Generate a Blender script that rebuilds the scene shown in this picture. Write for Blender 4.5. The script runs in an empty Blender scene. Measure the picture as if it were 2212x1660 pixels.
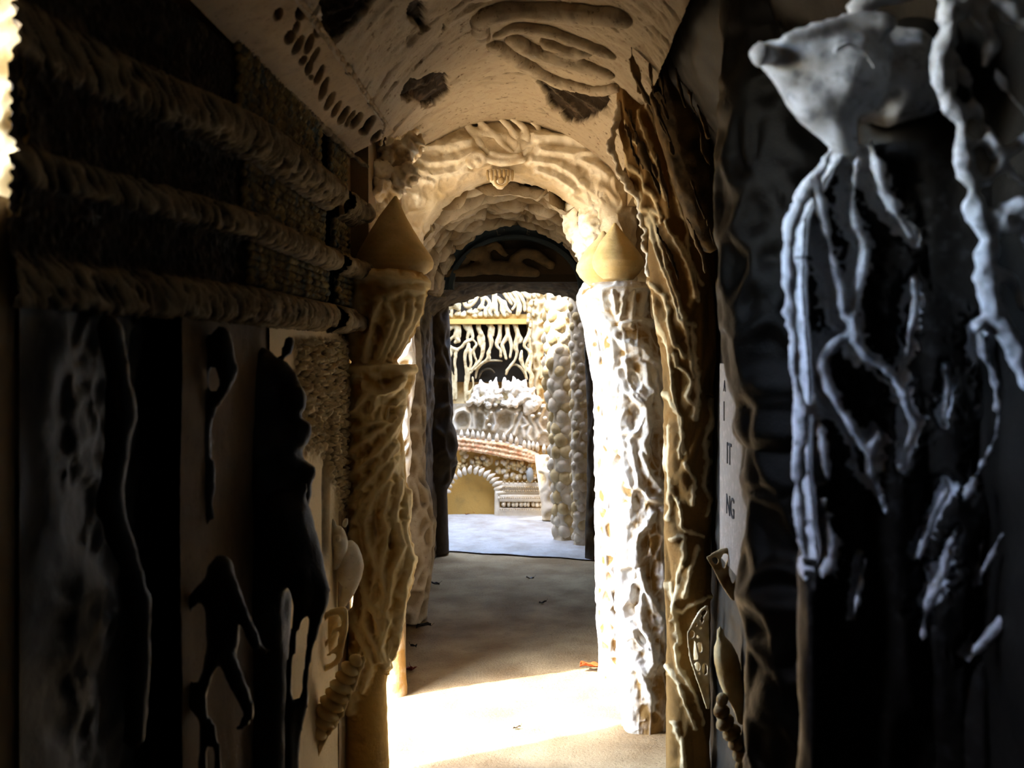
import bpy, bmesh, math, random
import numpy as np
from mathutils import Vector, Matrix

# ------------------------------------------------------------ camera, sky, sun, exposure
sc = bpy.context.scene
F, VX, VY, H = 2150.0, 1175.0, 760.0, 1.6
cam_d = bpy.data.cameras.new('camera'); cam = bpy.data.objects.new('camera', cam_d)
sc.collection.objects.link(cam); sc.camera = cam
cam.location = (0, 0, H); cam.rotation_euler = (math.pi/2, 0, 0)
cam_d.sensor_width = 36; cam_d.lens = 36*F/2212
cam_d.shift_x = -(VX-1106)/2212; cam_d.shift_y = (VY-830)/2212
cam_d.clip_start = .02; cam_d.clip_end = 400
cam_d.dof.use_dof = True; cam_d.dof.focus_distance = 5.0; cam_d.dof.aperture_fstop = 4.0

SUN_EL, SUN_DIR = math.radians(54), (0.887, 0.462)
w = bpy.data.worlds.new('sky'); sc.world = w; w.use_nodes = True
wn = w.node_tree.nodes; bg = wn['Background']
sky = wn.new('ShaderNodeTexSky'); sky.sky_type = 'NISHITA'; sky.sun_disc = False
sky.sun_elevation = SUN_EL; sky.sun_rotation = math.atan2(-SUN_DIR[0], -SUN_DIR[1])
w.node_tree.links.new(sky.outputs[0], bg.inputs[0]); bg.inputs[1].default_value = 4.0
sl = bpy.data.lights.new('sun', 'SUN'); sl.energy = 21; sl.angle = math.radians(.9); sl.color = (1, .95, .86)
so = bpy.data.objects.new('sun', sl); sc.collection.objects.link(so)
dv = Vector((SUN_DIR[0]*math.cos(SUN_EL), SUN_DIR[1]*math.cos(SUN_EL), -math.sin(SUN_EL)))
so.rotation_euler = dv.to_track_quat('-Z', 'Y').to_euler(); so.location = (-4, 0, 6)
sc.view_settings.view_transform = 'Standard'; sc.view_settings.look = 'None'
sc.view_settings.gamma = 1; sc.view_settings.exposure = 0.75; sc.view_settings.use_curve_mapping = False
sc.cycles.max_bounces = 10; sc.cycles.diffuse_bounces = 7; sc.cycles.glossy_bounces = 3
sc.cycles.sample_clamp_indirect = 6; sc.cycles.use_adaptive_sampling = True
sc.cycles.adaptive_threshold = .02

# ------------------------------------------------------------ numpy noise
def hash3(i, j, k, s=0):
    h = (i.astype(np.int64)*73856093) ^ (j.astype(np.int64)*19349663) ^ (k.astype(np.int64)*83492791) ^ (s*2654435761 & 0xffffffff)
    h = (h ^ (h >> 13)) & 0xffffffff; h = (h*1274126177) & 0xffffffff; h = (h ^ (h >> 16)) & 0xffffffff
    h = (h*2246822519) & 0xffffffff; h = (h ^ (h >> 15)) & 0xffffffff
    return h/4294967295.0
def vn(p, s=0):
    i = np.floor(p); f = p-i; f = f*f*(3-2*f); i = i.astype(np.int64); r = 0
    for a in (0, 1):
        for b in (0, 1):
            for c in (0, 1):
                wgt = (f[:, 0] if a else 1-f[:, 0])*(f[:, 1] if b else 1-f[:, 1])*(f[:, 2] if c else 1-f[:, 2])
                r = r + wgt*hash3(i[:, 0]+a, i[:, 1]+b, i[:, 2]+c, s)
    return r*2-1
def fbm(p, o=3, s=0):
    r = 0; a = 1
    for k in range(o): r = r+a*vn(p*2.03**k+k*7.3, s+k); a *= .5
    return r/1.8
def worley(p, s=0, jit=.85, n2=True):
    i = np.floor(p).astype(np.int64); d1 = np.full(len(p), 9.); d2 = d1.copy(); cid = np.zeros(len(p))
    for a in (-1, 0, 1):
        for b in (-1, 0, 1):
            for c in (-1, 0, 1):
                q = i+np.array((a, b, c))
                o = np.stack([hash3(q[:, 0], q[:, 1], q[:, 2], s+m) for m in range(3)], 1)
                d = np.linalg.norm(q+.5+(o-.5)*jit-p, axis=1); v = hash3(q[:, 0], q[:, 1], q[:, 2], s+9)
                m = d < d1
                d2 = np.where(m, d1, np.minimum(d2, d)); cid = np.where(m, v, cid); d1 = np.where(m, d, d1)
    return d1, d2, cid
def sst(a, b, x):
    t = np.clip((x-a)/(b-a), 0, 1); return t*t*(3-2*t)
def warp(p, amt, fr, s=0):
    return p+amt*np.stack([vn(p*fr+11, s), vn(p*fr+37, s+1), vn(p*fr+71, s+2)], 1)
def net(p, s=0, wd=.22, sharp=1.0):
    """ridge network: 1 on the ridge between cells, 0 in the hollow"""
    d1, d2, c = worley(p, s); e = (d2-d1)
    return np.clip(1-e/wd, 0, 1)**sharp, c
def pdist(px, py, pts):
    """distance to polyline [(x,y,w)...]; returns d/w min"""
    best = np.full(px.shape, 99.); par = np.zeros(px.shape)
    for (x0, y0, w0), (x1, y1, w1) in zip(pts[:-1], pts[1:]):
        dx, dy = x1-x0, y1-y0; t = np.clip(((px-x0)*dx+(py-y0)*dy)/(dx*dx+dy*dy+1e-9), 0, 1)
        d = np.hypot(px-x0-t*dx, py-y0-t*dy)/(w0+t*(w1-w0)+1e-6); best = np.minimum(best, d)
    return best
def ridges(px, py, lines, prof='round'):
    r = np.zeros(px.shape); wv = 1+.45*vn(np.stack([px, py, px*0], 1)/9., 77)
    for L in lines:
        xs = [q[0] for q in L]; ys = [q[1] for q in L]; mw = max(q[2] for q in L)*2.2
        m = (px > min(xs)-mw) & (px < max(xs)+mw) & (py > min(ys)-mw) & (py < max(ys)+mw)
        if not m.any(): continue
        d = pdist(px[m], py[m], L)*wv[m]; v = .2*np.clip(1-d*d, 0, 1)**.7+.8*np.clip(1-d/2.2, 0, 1)**1.15 if prof == 'round' else np.clip(1-d, 0, 1)
        r[m] = np.maximum(r[m], v)
    return r
def cells(px, py, lst):
    """oval hollows [(x,y,rx,ry,angle)] -> 1 in the hollow"""
    r = np.zeros(px.shape)
    for (x, y, rx, ry, a) in lst:
        ca, sa = math.cos(math.radians(a)), math.sin(math.radians(a)); dx, dy = px-x, py-y
        u, v = (dx*ca+dy*sa)/rx, (-dx*sa+dy*ca)/ry; r = np.maximum(r, sst(1.15, .75, np.hypot(u, v)))
    return r

# ------------------------------------------------------------ object helpers
COL = sc.collection
def P(px, py, Y): return ((px-VX)*Y/F, Y, H+(VY-py)*Y/F)
def proj(X): return VX+F*X[:, 0]/np.maximum(X[:, 1], .05), VY-F*(X[:, 2]-H)/np.maximum(X[:, 1], .05)
def tag(o, label=None, cat=None, group=None, kind=None):
    for k, v in (('label', label), ('category', cat), ('group', group), ('kind', kind)):
        if v: o[k] = v
    return o
def empty(name, loc, label=None, cat=None, group=None, kind=None):
    o = bpy.data.objects.new(name, None); COL.objects.link(o); o.location = loc; o.empty_display_size = .1
    return tag(o, label, cat, group, kind)
def mesh(name, V, Fc, mat, parent=None, smooth=True, rel=None):
    V = np.asarray(V, float)
    if parent is not None: V = V-np.array(parent_loc(parent))
    me = bpy.data.meshes.new(name)
    if isinstance(Fc, np.ndarray):
        n, k = Fc.shape
        me.vertices.add(len(V)); me.vertices.foreach_set('co', V.astype(np.float32).ravel())
        me.loops.add(n*k); me.loops.foreach_set('vertex_index', Fc.astype(np.int32).ravel())
        me.polygons.add(n); me.polygons.foreach_set('loop_start', np.arange(0, n*k, k, dtype=np.int32))
        me.update(calc_edges=True)
    else: me.from_pydata([tuple(v) for v in V], [], [tuple(f) for f in Fc])
    if smooth: me.polygons.foreach_set('use_smooth', np.ones(len(me.polygons), bool))
    if rel is not None:
        a = me.attributes.new('rel', 'FLOAT', 'POINT'); a.data.foreach_set('value', np.clip(rel, 0, 1).astype(np.float32))
    me.materials.append(mat); o = bpy.data.objects.new(name, me); COL.objects.link(o)
    if parent is not None: o.parent = parent
    return o
def parent_loc(p):
    l = Vector((0, 0, 0))
    while p is not None: l += p.location; p = p.parent
    return l
def gridf(nu, nv, wrap=False):
    a = np.arange(nv-1)[:, None]*nu; m = nu if wrap else nu-1; b = np.arange(m)[None]; c = (np.arange(m)+1) % nu
    q = np.stack([a+b, a+c[None], a+nu+c[None], a+nu+b], -1).reshape(-1, 4); return q
def patch(name, fn, nu, nv, hf, mat, parent=None, wrap=False, flip=False, caps=False, post=None):
    """fn(U,V)->(N,3) base surface on the unit square, displaced along its normal by hf(X, U, V) -> (h, rel)"""
    nu, nv = int(nu*.79), int(nv*.79)
    u = np.arange(nu)/(nu if wrap else nu-1.); v = np.arange(nv)/(nv-1.); U, Vv = np.meshgrid(u, v); U = U.ravel(); Vv = Vv.ravel()
    X = fn(U, Vv); e = 1e-3
    n = np.cross(fn(U+e, Vv)-fn(U-e, Vv), fn(U, Vv+e)-fn(U, Vv-e)); n /= np.linalg.norm(n, axis=1)[:, None]+1e-12
    if flip: n = -n
    h, rel = hf(X, U, Vv); X2 = X+n*h[:, None]
    if post is not None: X2 = post(X2, U, Vv)
    q = gridf(nu, nv, wrap)
    if flip: q = q[:, ::-1]
    if caps:
        nb = len(X2); X2 = np.vstack([X2, X2[:nu].mean(0), X2[-nu:].mean(0)]); rel = np.append(rel, (.5, .5)); i = np.arange(nu); j = (i+1) % nu
        q = np.vstack([q, np.stack([j, i, np.full(nu, nb), np.full(nu, nb)], 1), np.stack([i+nb-nu, j+nb-nu, np.full(nu, nb+1), np.full(nu, nb+1)], 1)])
        fl = [tuple(dict.fromkeys(r)) for r in q.tolist()]
        return mesh(name, X2, fl, mat, parent, rel=rel)
    return mesh(name, X2, q, mat, parent, rel=rel)
def boxes(name, bl, mat, parent=None, kind=None, bevel=0):
    bm = bmesh.new()
    for (x0, x1, y0, y1, z0, z1) in bl:
        M = Matrix.Translation(((x0+x1)/2, (y0+y1)/2, (z0+z1)/2)) @ Matrix.Diagonal((x1-x0, y1-y0, z1-z0, 1))
        bmesh.ops.create_cube(bm, size=1, matrix=M)
    if bevel: bmesh.ops.bevel(bm, geom=bm.edges[:], offset=bevel, segments=2, affect='EDGES', profile=.7)
    V = np.array([v.co[:] for v in bm.verts]); fl = [[v.index for v in f.verts] for f in bm.faces]; bm.free()
    o = mesh(name, V, fl, mat, parent, smooth=False)
    if kind: o['kind'] = kind
    return o
def tube(pts, n=8, sub=3, bump=0, seed=0):
    """pts [(x,y,z,r)] -> smooth tapered tube with round ends (V, faces)"""
    Q = np.array(pts, float)
    if sub > 1 and len(Q) > 2:
        T = np.linspace(0, len(Q)-1, (len(Q)-1)*sub+1); R = []
        for t in T:
            i = min(int(t), len(Q)-2); f = t-i; p0 = Q[max(i-1, 0)]; p1 = Q[i]; p2 = Q[i+1]; p3 = Q[min(i+2, len(Q)-1)]
            R.append(.5*((2*p1)+(p2-p0)*f+(2*p0-5*p1+4*p2-p3)*f*f+(3*p1-p0-3*p2+p3)*f**3))
        Q = np.array(R)
    elif sub > 1: Q = np.array([Q[0]+(Q[1]-Q[0])*t for t in np.linspace(0, 1, sub+1)])
    Q[:, 3] = np.maximum(Q[:, 3], 1e-4)
    if bump:
        rs = np.random.RandomState(seed); Q[:, 3] *= 1+bump*(rs.rand(len(Q))-.5)
    d = np.gradient(Q[:, :3], axis=0); d /= np.linalg.norm(d, axis=1)[:, None]+1e-9
    rings = [(Q[0, :3]-d[0]*Q[0, 3]*.75, Q[0, 3]*.55, d[0])]+[(q[:3], q[3], dd) for q, dd in zip(Q, d)]+[(Q[-1, :3]+d[-1]*Q[-1, 3]*.75, Q[-1, 3]*.55, d[-1])]
    V = []; up = np.array((0, 1, 0.))
    for c, r, dd in rings:
        a = np.cross(dd, up); a = a/(np.linalg.norm(a)+1e-9) if np.linalg.norm(a) > .1 else np.array((1., 0, 0)); b = np.cross(dd, a)
        t = np.arange(n)/n*2*math.pi; V.append(c+r*(np.cos(t)[:, None]*a+np.sin(t)[:, None]*b))
    V = np.vstack(V); m = len(rings); fl = [list(map(int, r)) for r in gridf(n, m, True)]
    V = np.vstack([V, rings[0][0]-rings[0][2]*rings[0][1]*.3, rings[-1][0]+rings[-1][2]*rings[-1][1]*.3]); a = len(V)-2
    for k in range(n): fl.append([(k+1) % n, k, a]); fl.append([(m-1)*n+k, (m-1)*n+(k+1) % n, a+1])
    return V, fl
_ico = {}
def ball(c, r, sub=2, rot=None):
    if sub not in _ico:
        bm = bmesh.new(); bmesh.ops.create_icosphere(bm, subdivisions=sub, radius=1)
        _ico[sub] = (np.array([v.co[:] for v in bm.verts]), [[v.index for v in f.verts] for f in bm.faces]); bm.free()
    V, fl = _ico[sub]; V = V*np.array(r)
    if rot is not None: V = V @ np.array(Matrix.Rotation(rot[1], 3, rot[0])).T
    return V+np.array(c), fl
def join(lst):
    V, fl, o = [], [], 0
    for v, f in lst: V.append(v); fl += [[i+o for i in q] for q in f]; o += len(v)
    return np.vstack(V), fl
def vnormals(me):
    n = np.zeros(len(me.vertices)*3, np.float32); me.vertices.foreach_get('normal', n); return n.reshape(-1, 3).astype(float)
def roughen(o, amp=.004, fr=30, s=0, relamp=None, hf=None):
    me = o.data; n = len(me.vertices); c = np.zeros(n*3, np.float32); me.vertices.foreach_get('co', c); c = c.reshape(-1, 3).astype(float)
    wp = c+np.array(parent_loc(o)); h = fbm(wp*fr, 3, s)*amp; rel = .5+h/amp*.4
    if hf is not None: h2, rel = hf(wp); h = h+h2
    me.vertices.foreach_set('co', (c+vnormals(me)*h[:, None]).astype(np.float32).ravel())
    a = me.attributes.get('rel') or me.attributes.new('rel', 'FLOAT', 'POINT'); a.data.foreach_set('value', np.clip(rel, 0, 1).astype(np.float32))
    me.update(); return o
def organic(name, shapes, mat, parent=None, voxel=.01, smooth=4, amp=.003, fr=40, s=0, hf=None):
    """closed shapes fused by voxel remesh, smoothed and roughened into one continuous body"""
    V, fl = join(shapes); o = mesh(name, V, fl, mat, parent)
    m = o.modifiers.new('r', 'REMESH'); m.mode = 'VOXEL'; m.voxel_size = voxel
    if smooth: m2 = o.modifiers.new('s', 'SMOOTH'); m2.iterations = smooth; m2.factor = .5
    dg = bpy.context.evaluated_depsgraph_get(); me = bpy.data.meshes.new_from_object(o.evaluated_get(dg)); o.modifiers.clear()
    old = o.data; o.data = me; me.name = name; bpy.data.meshes.remove(old)
    if not len(me.materials): me.materials.append(mat)
    me.polygons.foreach_set('use_smooth', np.ones(len(me.polygons), bool))
    return roughen(o, amp, fr, s, hf=hf)
def solid(name, shapes, mat, parent=None, amp=0, fr=40, s=0, smooth=True):
    V, fl = join(shapes); o = mesh(name, V, fl, mat, parent, smooth=smooth)
    if amp: roughen(o, amp, fr, s)
    return o
def copy_tree(o, parent=None):
    c = o.copy(); COL.objects.link(c); c.parent = parent
    for ch in list(o.children): copy_tree(ch, c)
    return c
# ------------------------------------------------------------ materials
def lin(r, g, b): return tuple(((c/255)/12.92 if c/255 < .04045 else ((c/255+.055)/1.055)**2.4) for c in (r, g, b))+(1,)
def stone(name, low, high, lo=.25, hi=.75, var=.25, nsc=6., bsc=60., bump=.35, rough=.88, speck=0., tint=None, tintamt=.3):
    """masonry: hollow colour -> ridge colour by the stored relief, mottled by noise, fine grain bump"""
    m = bpy.data.materials.new(name); m.use_nodes = True; N = m.node_tree.nodes; L = m.node_tree.links; b = N['Principled BSDF']
    b.inputs['Roughness'].default_value = rough; b.inputs['Specular IOR Level'].default_value = .25
    at = N.new('ShaderNodeAttribute'); at.attribute_name = 'rel'; tc = N.new('ShaderNodeNewGeometry')
    n1 = N.new('ShaderNodeTexNoise'); n1.inputs['Scale'].default_value = nsc; n1.inputs['Detail'].default_value = 8; n1.inputs['Roughness'].default_value = .65
    L.new(tc.outputs['Position'], n1.inputs['Vector'])
    ad = N.new('ShaderNodeMath'); ad.operation = 'MULTIPLY_ADD'; L.new(n1.outputs[0], ad.inputs[0]); ad.inputs[1].default_value = var*2; L.new(at.outputs['Fac'], ad.inputs[2])
    mr = N.new('ShaderNodeMapRange'); mr.inputs[1].default_value = lo+var; mr.inputs[2].default_value = hi+var; L.new(ad.outputs[0], mr.inputs[0])
    mx = N.new('ShaderNodeMix'); mx.data_type = 'RGBA'; mx.inputs[6].default_value = low; mx.inputs[7].default_value = high; L.new(mr.outputs[0], mx.inputs[0])
    out = mx.outputs[2]
    n2 = N.new('ShaderNodeTexNoise'); n2.inputs['Scale'].default_value = bsc; n2.inputs['Detail'].default_value = 6; n2.inputs['Roughness'].default_value = .7
    L.new(tc.outputs['Position'], n2.inputs['Vector'])
    if tint:
        n3 = N.new('ShaderNodeTexNoise'); n3.inputs['Scale'].default_value = nsc*1.9; n3.inputs['Detail'].default_value = 4; L.new(tc.outputs['Position'], n3.inputs['Vector'])
        r3 = N.new('ShaderNodeMapRange'); r3.inputs[1].default_value = .52; r3.inputs[2].default_value = .68; r3.inputs[4].default_value = tintamt; L.new(n3.outputs[0], r3.inputs[0])
        m3 = N.new('ShaderNodeMix'); m3.data_type = 'RGBA'; L.new(r3.outputs[0], m3.inputs[0]); L.new(out, m3.inputs[6]); m3.inputs[7].default_value = tint; out = m3.outputs[2]
    if speck:
        r4 = N.new('ShaderNodeMapRange'); r4.inputs[1].default_value = .42; r4.inputs[2].default_value = .33; r4.inputs[4].default_value = speck; L.new(n2.outputs[0], r4.inputs[0])
        m4 = N.new('ShaderNodeMix'); m4.data_type = 'RGBA'; m4.blend_type = 'MULTIPLY'; L.new(r4.outputs[0], m4.inputs[0]); L.new(out, m4.inputs[6]); m4.inputs[7].default_value = (.25, .2, .15, 1); out = m4.outputs[2]
    L.new(out, b.inputs['Base Color'])
    bp = N.new('ShaderNodeBump'); bp.inputs['Strength'].default_value = bump; bp.inputs['Distance'].default_value = .01
    L.new(n2.outputs[0], bp.inputs['Height']); L.new(bp.outputs[0], b.inputs['Normal'])
    return m
M = {}
M['pale'] = stone('pale_limestone', lin(130, 112, 86), lin(190, 178, 158), tint=lin(120, 112, 100), speck=.5)
M['ochre'] = stone('ochre_mortar', lin(186, 148, 78), lin(236, 216, 166), tint=lin(120, 100, 65))
M['white'] = stone('white_lime_crust', lin(150, 118, 70), lin(216, 210, 200), lo=.15, hi=.5, var=.2, tint=lin(200, 196, 196), speck=.3)
M['plaster'] = stone('sandy_plaster', lin(146, 124, 92), lin(176, 156, 124), var=.4, nsc=3, tint=lin(160, 140, 110), speck=.3)
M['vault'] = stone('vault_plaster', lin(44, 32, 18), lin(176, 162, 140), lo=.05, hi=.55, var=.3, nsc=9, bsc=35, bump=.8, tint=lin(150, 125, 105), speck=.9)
M['sooty'] = stone('sooty_stone', lin(42, 34, 24), lin(120, 110, 96), var=.2, tint=lin(40, 44, 46))  # interior stone, its gloom painted in as a dark base colour
M['soot_pale'] = stone('weathered_white_stone', lin(60, 46, 30), lin(205, 208, 212), lo=.25, hi=.55, var=.2, nsc=14, tint=lin(95, 98, 104), tintamt=.8, speck=.5)
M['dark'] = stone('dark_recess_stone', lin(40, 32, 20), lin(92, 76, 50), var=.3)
M['shell'] = stone('shell_work', lin(56, 48, 34), lin(160, 140, 92), tint=lin(60, 86, 96), tintamt=.75, nsc=12)
M['red'] = stone('reddish_tufa', lin(196, 140, 96), lin(226, 196, 156), var=.45, nsc=12, tint=lin(190, 110, 66), tintamt=.6)
M['sand'] = stone('gritty_floor', lin(132, 106, 70), lin(172, 148, 108), var=.5, nsc=4, bsc=70, bump=.9, tint=lin(120, 102, 76), speck=.7)
M['grey'] = stone('grey_cobble', lin(120, 124, 122), lin(150, 152, 148))
M['leaf'] = stone('dry_orange_leaf', lin(150, 70, 30), lin(206, 120, 60), nsc=60, rough=.6)
M['leafred'] = stone('dry_red_leaf', lin(96, 30, 18), lin(140, 50, 30), nsc=60, rough=.6)
M['leafdark'] = stone('dark_dead_leaf', lin(44, 34, 24), lin(66, 50, 34), nsc=60)
M['slate'] = stone('blue_grey_band', lin(46, 58, 66), lin(74, 88, 98))
M['ink'] = stone('dark_lettering', lin(36, 38, 44), lin(104, 102, 100), lo=.2, hi=.6, var=.4, nsc=60)
M['panel'] = stone('whitewashed_panel', lin(120, 114, 108), lin(146, 140, 136), var=.4, nsc=20, tint=lin(150, 140, 136), tintamt=.5)
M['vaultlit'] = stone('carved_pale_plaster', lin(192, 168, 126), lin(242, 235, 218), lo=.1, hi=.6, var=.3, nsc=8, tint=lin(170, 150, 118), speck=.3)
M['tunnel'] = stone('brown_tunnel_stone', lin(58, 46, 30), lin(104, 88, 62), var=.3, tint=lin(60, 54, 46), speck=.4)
M['nicheback'] = stone('plain_ochre_render', lin(190, 162, 108), lin(208, 182, 130), var=.4, bump=.2, speck=.2)
M['soot'] = stone('soot_black_stone', lin(13, 11, 8), lin(36, 32, 27), var=.25, tint=lin(12, 17, 19), rough=.45, bump=.3)  # near-gallery shade put into the colour as near black
M['mask'] = stone('weathered_lime_stone', lin(120, 112, 100), lin(226, 228, 232), lo=.1, hi=.6, var=.3, nsc=26, tint=lin(104, 106, 112), tintamt=.7, speck=.5)
M['corn'] = stone('fibrous_moulding', lin(40, 32, 22), lin(150, 132, 102), nsc=10, tint=lin(120, 100, 80), speck=.4)
M['strip'] = stone('grey_brown_strip', lin(30, 24, 16), lin(172, 150, 120), lo=.1, hi=.5, nsc=12, tint=lin(120, 104, 92), speck=.5)
M['slate2'] = stone('dark_slot', lin(34, 34, 30), lin(46, 54, 58))
M['vein'] = stone('veined_ochre_stone', lin(116, 86, 40), lin(222, 202, 160), lo=.35, hi=.8, var=.15, nsc=10, tint=lin(80, 58, 28), speck=.3)
M['vein2'] = stone('pale_strands', lin(196, 170, 120), lin(232, 216, 180), speck=.1)
M['tangle'] = stone('brown_root_stone', lin(44, 34, 20), lin(128, 104, 68), lo=.3, hi=.8, nsc=10, speck=.3)
M['drape'] = stone('dark_drapery_whitened_crests', lin(22, 17, 10), lin(226, 228, 232), lo=.4, hi=.9, var=.1, nsc=30, tint=lin(60, 58, 58), tintamt=.4)  # hollow colour carries painted shade between the pale crests
M['gravel'] = stone('pale_court_gravel', lin(150, 144, 132), lin(178, 176, 170), var=.5, nsc=8, bsc=60, bump=.9, tint=lin(170, 160, 146), speck=.4)  # court gravel, daylight brightness put into its pale colour
M['coral'] = stone('coral_like_mortar', lin(60, 44, 22), lin(204, 182, 140), lo=.05, hi=.5, var=.15, nsc=20, speck=.3)
M['dimwall'] = stone('brown_stained_plaster', lin(78, 62, 42), lin(112, 92, 66), var=.4, nsc=4, tint=lin(60, 50, 38), speck=.4)  # darker copy of the plaster, dim gallery light painted into it
# ------------------------------------------------------------ floor, masonry blocks (real thickness behind every relief)
def floor_fn(U, V): return np.stack([-3+U*5.5, -2.2+V*14, np.zeros_like(U)], 1)
def floor_h(X, U, V):
    h = .006*fbm(X*3, 3, 1)+.0025*fbm(X*22, 3, 2); return h, .5+.4*fbm(X*5, 4, 4)
fl = patch('floor', floor_fn, 200, 460, floor_h, M['sand']); fl['kind'] = 'structure'
cf = patch('floor', lambda U, V: np.stack([-3.2+U*3.85, 7.92-1.1*np.clip(U-.64, 0, .3)*(1-V)+V*2.15+.012*np.sin(U*60)*(1-V), np.full_like(U, .012)], 1), 200, 160, lambda X, U, V: (.004*fbm(X*6, 3, 1)+.003*fbm(X*40, 2, 2), .5+.4*fbm(X*5, 3, 4)), M['gravel']); cf['kind'] = 'structure'
g = boxes('ground', [(-40, 40, -40, 40, -.5, -.02)], M['sand'], kind='structure')
def wall_sheet(name, x, y0, y1, z0, z1, nu, nv, hf, mat, parent, flip):
    def fn(U, V):
        xx = x(y0+U*(y1-y0), z0+V*(z1-z0)) if callable(x) else np.full_like(U, x)
        return np.stack([xx, y0+U*(y1-y0), z0+V*(z1-z0)], 1)
    return patch(name, fn, nu, nv, hf, mat, parent, flip=flip)
wl = boxes('wall_left', [(-1.3, -.80, -2.2, .5, -.1, 3.0), (-1.3, -.80, .5, 1.5, -.1, 1.83), (-1.3, -.80, .5, 1.5, 2.45, 3.0), (-1.3,-.80,.5,.95,1.8,2.6),
    (-1.3, -.80, 1.5, 3.42, -.1, 3.0), (-.92, -.70, 3.40, 3.62, -.1, 3.0), (-.85, -.635, 3.6, 3.86, 1.9, 3.0), (-1.15, -.62, 3.6, 4.7, 2.42, 3.0), (-1.15, -.80, 3.6, 4.62, 2.45, 3.0), (-1.3, -.68, 4.64, 4.9, -.1, 3.0)], M['plaster'], kind='structure')
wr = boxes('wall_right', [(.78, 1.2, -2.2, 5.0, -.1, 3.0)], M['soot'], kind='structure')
wb = boxes('wall_front', [(-1.3, 1.2, -2.5, -2.1, -.1, 3.0)], M['sooty'], kind='structure')
ce = boxes('ceiling', [(-1.35, 1.25, -2.5, 6.6, 2.98, 3.2)], M['plaster'], kind='structure')
# jambs and spandrels of the middle arch, tunnel, low passage
AX, AZ, AA, AB = -.175, 1.98, .455, .47      # arch centre, springing, half width, rise
mid = []
for i in range(24):
    a0, a1 = math.pi*i/24, math.pi*(i+1)/24; xa, xb = AX-AA*1.06*math.cos(a0), AX-AA*1.06*math.cos(a1)
    mid.append((xa, xb+.0005, 4.84, 4.98, AZ+AB*1.06*max(math.sin(a0), math.sin(a1)), 3.0))
wm = boxes('wall_middle', mid+[(-1.3, -.70, 4.84, 4.98, -.1, 3.0), (.34, 1.2, 4.84, 4.98, -.1, 3.0)], M['plaster'], kind='structure')
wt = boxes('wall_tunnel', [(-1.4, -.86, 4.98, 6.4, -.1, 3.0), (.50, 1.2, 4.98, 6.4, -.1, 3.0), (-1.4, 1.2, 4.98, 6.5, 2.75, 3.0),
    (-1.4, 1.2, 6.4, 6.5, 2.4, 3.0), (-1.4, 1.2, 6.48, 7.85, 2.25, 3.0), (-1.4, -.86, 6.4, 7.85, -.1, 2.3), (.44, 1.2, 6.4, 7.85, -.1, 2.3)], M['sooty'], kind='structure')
wc = boxes('wall_court', [(.60, .9, 7.85, 10.6, -.1, 2.7), (-3.5, -3.2, 7.9, 10.6, -.1, 7.6), (-3.6, -1.3, 7.7, 7.9, -.1, 4.6)], M['plaster'], kind='structure')  # unseen left walls added and raised to keep sun off the facade
wbk = boxes('wall_back', [(-3.3, .9, 9.98, 10.4, -.1, 2.75)], M['plaster'], kind='structure')

# ---- vault over the near gallery and the light bay
def vault_fn(U, V):
    Y = np.where(V < .15, -2.1+V/.15*4.3, 2.2+(V-.15)/.85*2.68); k = sst(3.3, 4.6, Y); xl = -.545-.20*k; xr = .36-.0*k; zl = 2.37+.03*k; zr = 2.47-.05*k
    x = xl+(xr-xl)*U; z = zl+(zr-zl)*U+.30*np.sin(np.pi*np.clip(U, 0, 1))**.8
    return np.stack([x, Y, z], 1)
BARE = [[(862,192),(885,172),(935,158),(972,156),(973,180),(978,200),(958,222),(930,236),(910,232),(900,222),(868,218)],
 [(1142,158),(1200,190),(1262,200),(1318,204),(1312,232),(1290,255),(1275,262),(1248,274),(1222,268),(1205,245),(1180,232),(1178,205)],
 [(690,-20),(830,-20),(800,30),(770,62),(735,90),(712,92),(695,40)], [(882,2),(918,0),(926,40),(930,66),(915,72),(898,52),(880,38)], [(955,45),(972,55),(965,68),(950,62)]]
BR = [[(1150,162,3),(1200,205,3),(1262,258,3)], [(1180,178,3),(1240,212,3),(1295,242,3)], [(870,205,6),(905,190,8),(940,178,6)], [(905,222,7),(925,205,7),(945,198,5)], [(700,80,3),(760,50,3),(800,0,3)], [(700,40,3),(760,20,3),(790,-10,3)], [(710,88,3),(750,72,4),(790,40,3)]]
def polymask(px, py, pg, soft):
    ins = np.zeros(px.shape, bool); d = np.full(px.shape, 1e3); n = len(pg)
    for i in range(n):
        (x0, y0), (x1, y1) = pg[i], pg[(i+1) % n]; c = ((y0 > py) != (y1 > py)) & (px < (x1-x0)*(py-y0)/((y1-y0) or 1e-9)+x0); ins ^= c
        d = np.minimum(d, pdist(px, py, [(x0, y0, 1), (x1, y1, 1)]))
    return np.where(ins, sst(0, soft, d), 0)
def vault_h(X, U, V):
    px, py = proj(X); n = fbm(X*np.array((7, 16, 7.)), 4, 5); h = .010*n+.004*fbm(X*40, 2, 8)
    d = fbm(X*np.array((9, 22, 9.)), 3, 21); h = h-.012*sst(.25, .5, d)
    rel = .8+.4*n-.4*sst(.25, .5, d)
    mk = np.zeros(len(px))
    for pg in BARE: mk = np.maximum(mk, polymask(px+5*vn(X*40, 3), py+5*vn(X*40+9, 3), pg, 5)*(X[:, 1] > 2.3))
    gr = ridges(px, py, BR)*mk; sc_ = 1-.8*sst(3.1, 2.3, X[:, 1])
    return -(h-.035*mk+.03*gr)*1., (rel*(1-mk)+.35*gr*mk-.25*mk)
vt = patch('vault_plaster', vault_fn, 270, 640, vault_h, M['vault'], ce, flip=False)

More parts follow.
